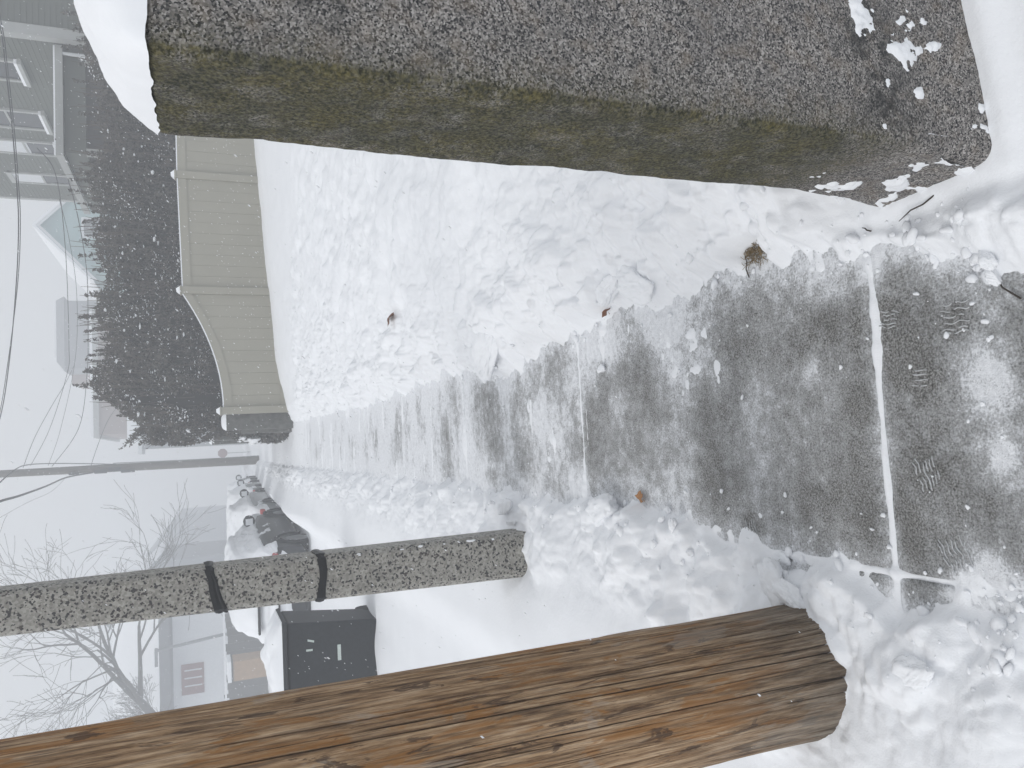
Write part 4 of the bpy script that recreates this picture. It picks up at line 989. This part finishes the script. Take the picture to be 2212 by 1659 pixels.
for (a0, a1, bl) in ((19.55, 20.45, 0), (22.35, 23.4, .22), (24.45, 25.35, .55), (27.2, 28.0, .5)):
    wwin(ha, 'x', HX, a0, a1, 5.25, 6.85, -1, M['trim'], bl)
for (a0, a1) in ((19.6, 20.6), (24.6, 25.6), (27.2, 28.2)): wwin(ha, 'x', HX, a0, a1, 1.6, 3.2, -1, M['trim'])
wwin(ha, 'y', HY0, 9.72, 10.6, 5.45, 6.9, -1, M['trim']); wwin(ha, 'y', HY0, 12.2, 13.1, 5.45, 6.9, -1, M['trim'])
# porch
PX1, PY0, PY1, PZ = 6.68, 18.55, 22.8, 4.18
pr = MB().add([(PX1, PY0, PZ+.17), (HX, PY0, PZ+.17), (HX, PY1, PZ+.17), (PX1, PY1, PZ+.17), (HX, PY0+1.2, PZ+.30), (HX, PY1-1.2, PZ+.30)], [(0, 1, 4), (0, 4, 5, 3), (3, 5, 2)])
pr = P_(pr, 'porch_roof', M['snow_soft'], ha)
g = MB().box(PX1-.07, HX-.031, PY0-.09, PY0, PZ+.02, PZ+.165); g.add(*(lambda q: (q.v, q.f))(MB().box(PX1-.07, PX1, PY0, PY1, PZ+.02, PZ+.165)))
g = g.build('gutter', M['trim']); g.parent = pr
sn = MB().box(PX1-.05, HX-.04, PY0-.07, PY0-.01, PZ+.165, PZ+.20).build('gutter_snow', M['snow_soft']); sn.parent = pr
P_(MB().box(PX1+.05, HX, PY0+.05, PY0+.16, PZ-.40, PZ+.02), 'porch_beam', M['sid_green'], ha)
P_(MB().box(PX1+.05, PX1+.16, PY0+.16, PY1, PZ-.40, PZ+.02), 'porch_beam', M['sid_green'], ha)
P_(MB().box(PX1+.25, HX, PY0+.25, PY1-.1, -.9, PZ-.01), 'porch_wall', M['darkwall'], ha)
for (x, y) in ((PX1+.1, PY0+.1), (HX-.25, PY0+.1), (PX1+.1, PY1-.2)): P_(MB().box(x-.07, x+.07, y-.07, y+.07, -.9, PZ-.40), 'porch_post', M['trim'], ha)
P_(MB().tube([(8.9, PY0-.05, PZ+.05), (8.9, PY0-.05, 1.0)], .04, 8), 'downspout', M['trim_w'], ha)

def gable_house(name, label, x0, x1, y0, y1, zb, ze, zr, wall, trim, roof_ov=.35, axis='y', snow=True):
    """simple house with a pitched roof; ridge along the given axis"""
    e = empty(name, ((x0+x1)/2, (y0+y1)/2, zb)); tag(e, label, 'house')
    P_(MB().box(x0, x1, y0, y1, zb, ze), 'wall', wall, e)
    P_(clap((x0, y0-.004), (x1, y0-.004), zb, ze, .16, .02), 'siding', wall, e)
    P_(clap((x0-.004, y1), (x0-.004, y0), zb, ze, .16, .02), 'siding', wall, e)
    o = roof_ov
    if axis == 'y':
        xm = (x0+x1)/2
        for yy in (y0, y1): P_(MB().prism([(x0, 0, ze), (x1, 0, ze), (xm, 0, zr)], (0, yy-.01 if yy == y0 else yy-.05, 0), (0, yy+.05 if yy == y0 else yy+.01, 0)), 'gable', wall, e)
        for sg, xe in ((-1, x0), (1, x1)):
            s = (zr-ze)/(xm-x0); xo = xe+sg*o; zo = ze-s*o
            r = P_(MB().prism([(xo, 0, zo), (xm, 0, zr), (xm, 0, zr+.22), (xo, 0, zo+.20)], (0, y0-o, 0), (0, y1+o, 0)), 'roof', M['snow_soft'], e)
            t = MB().prism([(xo, 0, zo-.04), (xm, 0, zr-.04), (xm, 0, zr-.24), (xo, 0, zo-.24)], (0, y0-o-.03, 0), (0, y0-o+.03, 0)).build('rake_trim', trim); t.parent = r
    else:
        ym = (y0+y1)/2
        for sg, ye in ((-1, y0), (1, y1)):
            s = (zr-ze)/(ym-y0); yo = ye+sg*o; zo = ze-s*o
            r = P_(MB().prism([(0, yo, zo), (0, ym, zr), (0, ym, zr+.2), (0, yo, zo+.2)], (x0-o, 0, 0), (x1+o, 0, 0)), 'roof', M['snow_soft'], e)
            t = MB().box(x0-o, x1+o, yo-.04, yo+.02, zo-.2, zo-.01).build('eave_trim', trim); t.parent = r
        for xx in (x0, x1): P_(MB().prism([(0, y0, ze), (0, y1, ze), (0, ym, zr)], (xx-.02, 0, 0), (xx+.02, 0, 0)), 'gable', wall, e)
    return e
FF = 1.42                                              # the houses beyond stand well back in the haze
def fz(z): return 1.6 + (z-1.6)*FF
ht = gable_house('teal_house', 'pale teal house with white-trimmed gable standing behind the hedge', 8.3*FF, 12.4*FF, 38*FF, 47*FF, -4, fz(6.1), fz(8.0), M['sid_teal'], M['trim_w'], .4)
wwin(ht, 'y', 38*FF, 10.0*FF, 10.8*FF, fz(5.0), fz(6.2), -1, M['trim_w']); wwin(ht, 'y', 38*FF, 8.8*FF, 9.5*FF, fz(2.2), fz(3.6), -1, M['trim_w'])
hb = empty('slate_house', (7*FF, 52*FF, -3)); tag(hb, 'flat-roofed slate grey house, a plain box in the haze above the hedge', 'house')
P_(MB().box(5.25*FF, 9.0*FF, 48*FF, 56*FF, -4, fz(8.45)), 'wall', M['sid_slate'], hb)
P_(MB().add([(5.05*FF, 47.8*FF, fz(8.4)), (9.2*FF, 47.8*FF, fz(8.4)), (9.2*FF, 56.2*FF, fz(8.4)), (5.05*FF, 56.2*FF, fz(8.4)), (5.7*FF, 48.6*FF, fz(8.9)), (9.1*FF, 48.6*FF, fz(8.9)), (9.1*FF, 55.5*FF, fz(8.9)), (5.7*FF, 55.5*FF, fz(8.9))], [(0, 1, 5, 4), (1, 2, 6, 5), (2, 3, 7, 6), (3, 0, 4, 7), (4, 5, 6, 7), (3, 2, 1, 0)]), 'roof', M['sid_slate'], hb)
P_(MB().box(5.9*FF, 9.1*FF, 48.7*FF, 55.4*FF, fz(8.9), fz(9.0)), 'roof_snow', M['snow_soft'], hb)
for x in (6.0, 7.6): wwin(hb, 'y', 48*FF, x*FF, (x+.9)*FF, fz(5.6), fz(7.0), -1, M['trim'])
hr = empty('rust_house', (4*FF, 46*FF, -3)); tag(hr, 'rust-brown house with white canopy roof beyond the end of the hedge', 'house')
P_(MB().box(1.35*FF, 7.4*FF, 42*FF, 52*FF, -4, fz(6.15)), 'wall', M['sid_rust'], hr)
P_(clap((1.35*FF, 42*FF-.01), (7.4*FF, 42*FF-.01), -3.9, fz(6.1), .2, .02), 'siding', M['sid_rust'], hr)
P_(MB().box(1.2*FF, 7.5*FF, 41.85*FF, 52.1*FF, fz(6.15), fz(6.38)), 'cornice', M['trim'], hr)
P_(MB().box(1.25*FF, 7.45*FF, 41.9*FF, 52*FF, fz(6.38), fz(6.5)), 'roof_snow', M['snow_soft'], hr)
P_(MB().box(.55*FF, 1.9*FF, 40.6*FF, 42.6*FF, -4, fz(4.2)), 'bay', M['sid_slate'], hr)
cn = P_(MB().box(.30*FF, 2.2*FF, 40.3*FF, 42.6*FF, fz(4.2), fz(4.36)), 'canopy_roof', M['trim_w'], hr)
s = MB().box(.9*FF, 2.15*FF, 40.4*FF, 42.6*FF, fz(4.36), fz(4.82)).build('canopy_snow', M['snow_soft']); s.parent = cn
P_(MB().box(3.9*FF, 4.6*FF, 45*FF, 45.8*FF, fz(6.5), fz(7.3)), 'chimney', M['sid_rust'], hr); P_(MB().box(4.1*FF, 4.6*FF, 45.1*FF, 45.7*FF, fz(7.3), fz(7.7)), 'chimney_pot', M['sid_rust'], hr)
for x in (2.4, 3.9, 5.4): wwin(hr, 'y', 42*FF-.02, x*FF, (x+.8)*FF, fz(3.4), fz(4.9), -1, M['trim'])
# left side of the street, well back in the haze
hl = gable_house('white_house', 'white house with red shuttered window across the street behind the bare tree', -17.5, -8.0, 45, 54, -3, 3.75, 6.3, M['white'], M['sid_slate'], .6, 'x')
P_(MB().box(-18.1, -7.4, 44.2, 44.38, 3.35, 3.85), 'fascia', M['sid_slate'], hl)
rw = P_(MB().box(-12.3, -10.75, 44.94, 44.99, 1.75, 2.85), 'window', M['red_paint'], hl)
for q in (-11.9, -11.5, -11.1):
    s = MB().box(q, q+.07, 44.92, 44.945, 1.85, 2.7).build('glazing_bar', M['trim_w']); s.parent = rw
gable_house('white_gable_house', 'second white house with steep snowy gable farther back across the street', -14.2, -7.0, 60, 70, -3.5, 4.8, 8.1, M['sid_grey'], M['sid_slate'], .6, 'y')
gable_house('grey_far_house', 'faint grey house far down the street, almost lost in the haze', -14, -6, 92, 102, -5, 4.2, 7.4, M['sid_grey'], M['trim'], .5, 'y')
gable_house('pale_far_house', 'faint pale house on the left far beyond the parked cars', -28, -18, 66, 76, -3, 5, 8.4, M['sid_grey'], M['trim'], .5, 'x')
bf = empty('board_fence', (-10.5, 36, -1.4)); tag(bf, 'dark board fence in front of the white house across the street', 'fence')
for k in range(26):
    x = -14.4+k*.32; P_(MB().box(x, x+.31, 36+.004*(k % 3), 36.04, -1.5, .75+.03*((k*5) % 4)), 'board', M['darkwall'], bf)
for x in (-14.4, -10.2, -6.2): P_(MB().box(x-.06, x+.06, 36.05, 36.17, -1.5, .95), 'post', M['darkwall'], bf)
P_(MB().box(-14.4, -6.1, 35.97, 36.07, .845, .92), 'rail_snow', M['snow_soft'], bf)
db = empty('storage_box', (-8.8, 33, -1)); tag(db, 'tan box with snowy lid beside the dark fence across the street', 'box')
a = at(553, 1465, 33); b = at(503, 1430, 33)
P_(MB().box(a.x, b.x, 33, 34.2, -1.2, b.z), 'body', M['tan'], db, bevel=.02); P_(MB().box(a.x-.04, b.x+.04, 32.95, 34.25, b.z, b.z+.06), 'lid', M['darkwall'], db); P_(MB().box(a.x-.02, b.x+.02, 32.97, 34.23, b.z+.06, b.z+.2), 'snow_cap', M['snow_soft'], db)
lt = empty('thin_pole', (at(480, 1371, 40).x, 40, -1)); tag(lt, 'thin grey pole standing across the street beside the white house', 'pole')
P_(MB().tube([at(500, 1369, 40)-Vector((0, 0, 1.6)), at(480, 1371, 40), at(338, 1406, 40)], .075, 8), 'shaft', M['steel'], lt); P_(MB().box(at(338, 1406, 40).x-.7, at(338, 1406, 40).x+.1, 39.9, 40.1, at(338, 1406, 40).z-.05, at(338, 1406, 40).z+.08), 'lamp_head', M['steel'], lt)
# tall porch column of the white house seen behind the bin
# ------------------------------------------------------------------ far utility pole, wires
UPX, UPY = -.26, 37.0
fp = empty('far_utility_pole', (UPX, UPY, -.6)); tag(fp, 'distant brown utility pole with junction boxes beyond the parked cars', 'utility pole')
base = at(578, 993, UPY); top = at(0, 1024, UPY); dirv = (top-base)/(top.z-base.z)
P_(MB().tube([base-dirv*.6, base, top, top+dirv*1.6], [.19, .185, .15, .13], 12), 'shaft', plain('far_pole_wood', (0.085, 0.072, 0.06), .85, .2, 5), fp, smooth=True)
def pol(x): return at(x, 993+(1024-993)*(578-x)/578, UPY)
for (x0, x1, w_, off_) in ((205, 232, .16, .14), (236, 262, .20, .10), (262, 292, .12, .16), (150, 172, .10, .14)):
    a, b = pol(x1), pol(x0); P_(MB().box(a.x-.06-off_, a.x-.06-off_+w_, UPY-.25, UPY-.08, a.z, b.z), 'junction_box', M['bin'], fp, bevel=.02)
for z in (10.1, 9.5):
    P_(MB().box(UPX-1.0, UPX+.9, UPY-.16, UPY-.05, z, z+.1), 'crossarm', M['bark'], fp)
P_(MB().tube([pol(245)+Vector((.2, -.1, 0)), pol(400)+Vector((.18, -.1, 0)), pol(560)+Vector((.2, -.1, 0))], .022, 6), 'conduit', M['steel'], fp)
def wire(pts, r, label, grp='overhead wires'):
    """pts: list of (px,py,Y) control points, smoothed"""
    P = [at(*p) for p in pts]; out = []
    for i in range(len(P)-1):
        p0, p1, p2, p3 = P[max(i-1, 0)], P[i], P[i+1], P[min(i+2, len(P)-1)]
        for s in range(8):
            t = s/8
            out.append(.5*((2*p1)+(p2-p0)*t+(2*p0-5*p1+4*p2-p3)*t*t+(3*p1-p0-3*p2+p3)*t*t*t))
    out.append(P[-1])
    o = MB().tube(out, r, 6).build('wire', M['wire'], None, True); tag(o, label, 'wire', grp); return o
wire([(-40, 1020, 24), (0, 903, 22.5), (20, 781, 21), (35, 615, 19.5), (40, 483, 18.5), (35, 384, 17.5), (26, 273, 17), (11, 136, 16.5), (0, 55, 16), (-40, -120, 15)], .012, 'highest wire, sagging right across the grey house and the pale sky')
wire([(-42, 1030, 24), (-4, 906, 22.5), (17, 784, 21), (38, 615, 19.3), (44, 483, 18.3), (39, 384, 17.3), (30, 273, 16.8), (15, 136, 16.3), (4, 55, 15.8), (-36, -120, 14.8)], .009, 'thin companion wire running just under the highest sagging wire')
wire([(66, 1006, 36.86), (107, 927, 34.86), (145, 807, 31.39), (149, 748, 29.54), (142, 549, 24.28), (122, 384, 20.26), (80, 320, 17.9)], .010, 'upper service wire from the far pole to the grey house porch roof')
wire([(112, 1008, 36.86), (170, 925, 34.47), (188, 807, 31.39), (190, 682, 28.09), (187, 582, 25.3), (168, 467, 21.99), (146, 384, 19.95), (120, 300, 18.44)], .012, 'lower service wire from the far pole skimming the hedge top')
wire([(104, 1006, 36.86), (130, 930, 35.26), (162, 780, 32.34), (166, 640, 28.63), (150, 520, 25.98), (128, 430, 24.28)], .008, 'middle service wire between the upper and lower ones above the hedge')
wire([(50, 1010, 36.86), (75, 945, 37.76), (110, 880, 39.68), (140, 830, 42.24), (160, 790, 44.8)], .012, 'short steep wire climbing down from the far pole toward the slate house')
wire([(196, 1008, 36.99), (212, 960, 38.4), (235, 905, 42.24), (262, 870, 47.36), (290, 850, 52.48)], .012, 'drop wire from the far pole to the rust-brown house')
wire([(-25, 1100, 18.0), (0, 1083, 20.26), (45, 1070, 24.28), (100, 1050, 30.46), (145, 1031, 35.26), (200, 1021, 36.86)], .030, 'thick cable bundle rising from the far pole toward upper left')
wire([(-20, 1060, 19.49), (0, 1042, 24.28), (30, 1016, 31.39), (60, 1004, 36.26), (130, 1001, 36.99), (250, 1003, 36.93)], .020, 'dark cable hugging the far utility pole and leaving at its top')
wire([(0, 1118, 27.73), (60, 1085, 31.39), (110, 1062, 34.27), (140, 1034, 36.99)], .006, 'faintest thin wire beside the thick cable bundle')
# faint round sign
SY = 58; rs = empty('road_sign', (at(560, 985, 58).x, 58, -1)); tag(rs, 'faint reddish road sign on a thin post far down the pavement', 'sign')
c = at(481, 979, SY)
P_(MB().prism([(c.x+.33*math.cos(R(22.5+45*k)), 0, c.z+.33*math.sin(R(22.5+45*k))) for k in range(8)], (0, SY-.02, 0), (0, SY, 0)), 'plate', M['red_paint'], rs)
P_(MB().tube([(c.x-.02, SY+.04, -2.5), (c.x, SY+.04, c.z+.3)], .03, 6), 'post', M['steel'], rs)

# ------------------------------------------------------------------ bare trees
def tree(name, label, start, seed, depth, L0, r0, d0, spread=.55, limbs=None):
    rt = random.Random(seed); e = empty(name, start); tag(e, label, 'tree', 'bare trees across the street')
    trunk, crown = MB(), MB()
    def grow(p, d, L, r, k, mb):
        n = 5; pts = [p]; rr = [r]; q = Vector(p); dd = Vector(d)
        for i in range(n):
            dd = (dd + Vector((rt.gauss(0, .11), rt.gauss(0, .11), rt.gauss(.02, .07)))).normalized()
            q = q + dd*(L/n); pts.append(q.copy()); rr.append(max(r*(1-.48*(i+1)/n), .009))
        mb.tube(pts, rr, 7 if r > .04 else (5 if r > .012 else 3), False)
        if k == 0: return
        for c in range(4 if k > 2 else 3):
            i = rt.randint(2, n) if c else n
            a = rt.uniform(0, 6.28); s = spread*rt.uniform(.6, 1.5)
            side_ = dd.orthogonal().normalized(); side_.rotate(Matrix.Rotation(a, 3, dd))
            nd = (dd + side_*s).normalized()
            grow(pts[i], nd, L*rt.uniform(.55, .85), rr[i]*rt.uniform(.55, .8), k-1, crown)
    grow(Vector(start), Vector(d0).normalized(), L0, r0, 0, trunk)
    q = trunk.v[-1]
    for (dd, L, r) in limbs: grow(Vector(start)+Vector(d0).normalized()*L0*.9, Vector(dd).normalized(), L, r, depth, crown)
    P_(trunk, 'trunk', M['bark'], e, smooth=True); o = P_(crown, 'crown', M['bark'], e, smooth=True)
    return e
t0 = at(430, 1635, 40)
tree('bare_tree', 'big bare tree with a thick leaning limb, rising behind the wooden pole', (t0.x, 40, -2.0), 4, 5, t0.z+2.3, .36, (0.06, 0, 1), .55,
     [((.42, .1, 1), 4.6, .27), ((.6, -.1, 1), 1.3, .10), ((-.15, .2, 1), 4.2, .21), ((.5, .3, .7), 2.0, .09)])
t3 = at(440, 1650, 50)
tree('bare_tree', 'twiggy bare tree at the far left, tangled behind the big leaning one', (t3.x-.4, 51, -2.2), 21, 5, 4.6, .27, (0, 0, 1), .6,
     [((.4, 0, 1), 4.0, .16), ((-.2, .1, 1), 4.0, .16), ((.5, .1, .9), 1.4, .10)])

# ------------------------------------------------------------------ leaves, grass, twigs, boot prints
def leaf(px, py, z, size, m, label, rz, tilt):
    p = atz(px, py, z); zz = max(gz(p.x, p.y), 0)+.006+.22*size
    pts = []
    n = 14
    for k in range(n):
        a = 2*math.pi*k/n; r = size*(.5+.12*math.cos(a*5)+.05*math.cos(a*9+1)); pts.append((r*1.25*math.cos(a), r*.85*math.sin(a), .12*size*math.cos(2*a)))
    o = MB().add([(0, 0, .05*size)]+pts+[(-size*.62, 0, 0), (-size*1.05, .05*size, .05*size), (-size*1.05, .09*size, .05*size)], [(0, 1+k, 1+(k+1) % n) for k in range(n)]+[(n+1, n+2, n+3)]).build('dead_leaf', m)
    sd = o.modifiers.new('s', 'SOLIDIFY'); sd.thickness = .0015
    o.location = (p.x, p.y, zz); o.rotation_euler = (tilt, .15, rz); tag(o, label, 'leaf', 'dead leaves'); return o
leaf(1316, 671, .02, .060, M['leaf_brown'], 'brown dead leaf at the right pavement edge under a snow chunk', 1.2, .45)
leaf(828, 687, .25, .125, M['leaf_brown'], 'brown dead leaf lying alone on the lumpy yard snow', 1.5, .5)
leaf(1386, 1074, .01, .050, M['leaf_orange'], 'pale orange dead leaf on the left pavement edge beside the big snow chunk', 1.4, -.1)
gt = empty('grass_tuft', atz(1600, 541, .06)); tag(gt, 'tuft of dead brown grass showing in a hollow of the right snow bank', 'grass')
c = Vector(gt.location); mb = MB(); rt = random.Random(3)
zc = gz(c.x, c.y)
for k in range(260):
    a = Vector((c.x+rt.gauss(0, .020), c.y+rt.gauss(0, .038), zc+rt.uniform(.008, .030))); g_ = rt.uniform(0, 6.28)
    dv_ = Vector((math.cos(g_)*.55, math.sin(g_), rt.uniform(-.15, .35)))*rt.uniform(.016, .045)
    mb.tube([a-dv_*.5, a+Vector((0, 0, .003)), a+dv_*.5], [.0009, .0009, .0004], 3, False)
for k in range(7):
    a = Vector((c.x+rt.gauss(-.015, .008), c.y+rt.gauss(0, .03), zc+.012)); dv_ = Vector((-rt.uniform(.02, .06), rt.gauss(0, .02), rt.uniform(-.01, .01)))
    mb.tube([a, a+dv_*.5+Vector((0, 0, .004)), a+dv_], [.0009, .0008, .0004], 3, False)
o = P_(mb, 'blades', M['grass'], gt); o['kind'] = 'stuff'
V = ICO3_V*np.array([.032, .062, .014])*(1+.25*fbm(ICO3_V[:, :1]*3, ICO3_V[:, 1:2]*3, 5, 3)) + np.array([c.x, c.y, zc-.008]); P_(MB().add([tuple(p) for p in V], [tuple(f) for f in ICO3_F]), 'soil_clod', M['soil'], gt)
def twig(px, py, z, L, rz, label):
    p = atz(px, py, z); zz = max(gz(p.x, p.y), 0)+.006
    o = MB().tube([(-L/2, 0, 0), (-L*.1, .05*L, .06*L), (L*.2, -.03*L, .03*L), (L/2, .02*L, .05*L)], [.0022, .002, .0018, .001], 5).build('twig', M['twig']); o.location = (p.x, p.y, zz); o.rotation_euler = (0, 0, rz); tag(o, label, 'twig', 'fallen twigs')
twig(1940, 440, .10, .12, 1.9, 'dark twig lying on the snow against the foot of the granite post')
twig(1590, 575, .05, .07, .1, 'thin grass stalk hanging out of the right snow bank below the grass hollow')
twig(1837, 493, .08, .03, 1.0, 'tiny dark twig standing in the snow beside the granite post')
twig(2170, 610, .0, .11, .7, 'dark twig on the pavement at the near right corner beside the joined lumps')
def boot(px, py, rows, length, gap, ang, label, seed, wave=.0026):
    p = atz(px, py, 0); mb = MB(); rt = random.Random(seed)
    for r in range(rows):
        y0 = (r-(rows-1)/2)*gap*rt.uniform(.85, 1.15); s0 = -length/2*rt.uniform(.55, 1.05); s1 = length/2*rt.uniform(.5, 1.05); ph = .3*r+rt.uniform(-.3, .3); am = wave*rt.uniform(.6, 1.2)
        cut = rt.uniform(.3, .7); segs = [(0, 1)] if rt.random() < .45 else [(0, cut-.06), (cut+.06, 1)]
        for (u0, u1) in segs:
            pts = []; rr = []
            for q in range(13):
                t = u0+(u1-u0)*q/12; x = s0+(s1-s0)*t
                pts.append((x, y0+am*math.sin(x*150+ph)+.10*x*rt.uniform(-.2, .2), .0008+.0008*math.sin(q+r))); rr.append((.0007 if q in (0, 12) else .0016*rt.uniform(.7, 1.35)))
            mb.tube(pts, rr, 5)
    o = mb.build('boot_print', M['print'], None, True); o.location = (p.x, p.y, .0012 + max(0, gz(p.x, p.y))); o.rotation_euler = (0, 0, ang)
    tag(o, label, 'boot print', 'boot prints on the pavement')
boot(1922, 690, 5, .060, .011, 1.42, 'wavy boot tread print right beside the snow-filled joint, near the granite post side', 1)
boot(2062, 690, 6, .086, .013, 1.6, 'clear wavy boot tread print nearest the joined snow lumps', 2)
boot(1990, 815, 4, .048, .012, 1.5, 'short barred boot tread print beside the small snow heap at the pavement middle', 3, .0008)
boot(2005, 1020, 6, .088, .011, .35, 'large slanted wavy boot tread print just below the snow-filled joint', 4)
boot(1622, 1139, 5, .05, .011, .15, 'wavy boot tread print at the left edge of the pavement above the joint', 5)
boot(2062, 1195, 6, .085, .012, .45, 'wavy boot tread print in dirty snow toward the trampled left corner', 6)

# ------------------------------------------------------------------ falling flakes
rg = np.random.default_rng(3); NF = 5200
Y = 1.3 + 13*rg.random(NF)**.8; X = (rg.random(NF)-.47)*(1.2+1.0*Y); Z = .1 + (1.9+.22*Y)*rg.random(NF)
r = .0011 + .0024*rg.random(NF)**2 + .00022*Y
OV = np.array([(1, 0, 0), (-1, 0, 0), (0, 1, 0), (0, -1, 0), (0, 0, 1), (0, 0, -1)], float); OF = np.array([(0, 2, 4), (2, 1, 4), (1, 3, 4), (3, 0, 4), (2, 0, 5), (1, 2, 5), (3, 1, 5), (0, 3, 5)])
sq = np.array([.8, .8, 1.5]); V = (OV*sq)[None]*r[:, None, None]
V[:, 4, 0] += r*.9; V[:, 5, 0] -= r*.9
V = V + np.stack([X, Y, Z], -1)[:, None]
F = OF[None]+6*np.arange(NF)[:, None, None]
o = link('falling_snow', mesh_np('falling_snow', V.reshape(-1, 3), F.reshape(-1, 3)), M['snow_soft']); o['kind'] = 'stuff'
tag(o, 'fine snowflakes drifting down through the air over the pavement', 'snow')
# ------------------------------------------------------------------ falling snow haze
hm = bpy.data.materials.new('snow_haze'); hm.use_nodes = True; t = hm.node_tree; t.nodes.clear()
pv = t.nodes.new('ShaderNodeVolumePrincipled'); ou = t.nodes.new('ShaderNodeOutputMaterial')
pv.inputs['Color'].default_value = (0.93, 0.95, 0.98, 1); pv.inputs['Density'].default_value = HAZE
pv.inputs['Anisotropy'].default_value = 0.0
t.links.new(pv.outputs[0], ou.inputs['Volume'])
hz = MB().box(-112, 112, -16, 112, -6.5, 13.2).build('haze', hm); hz['kind'] = 'stuff'
tag(hz, 'pale grey haze of falling snow hanging over the whole street', 'haze')
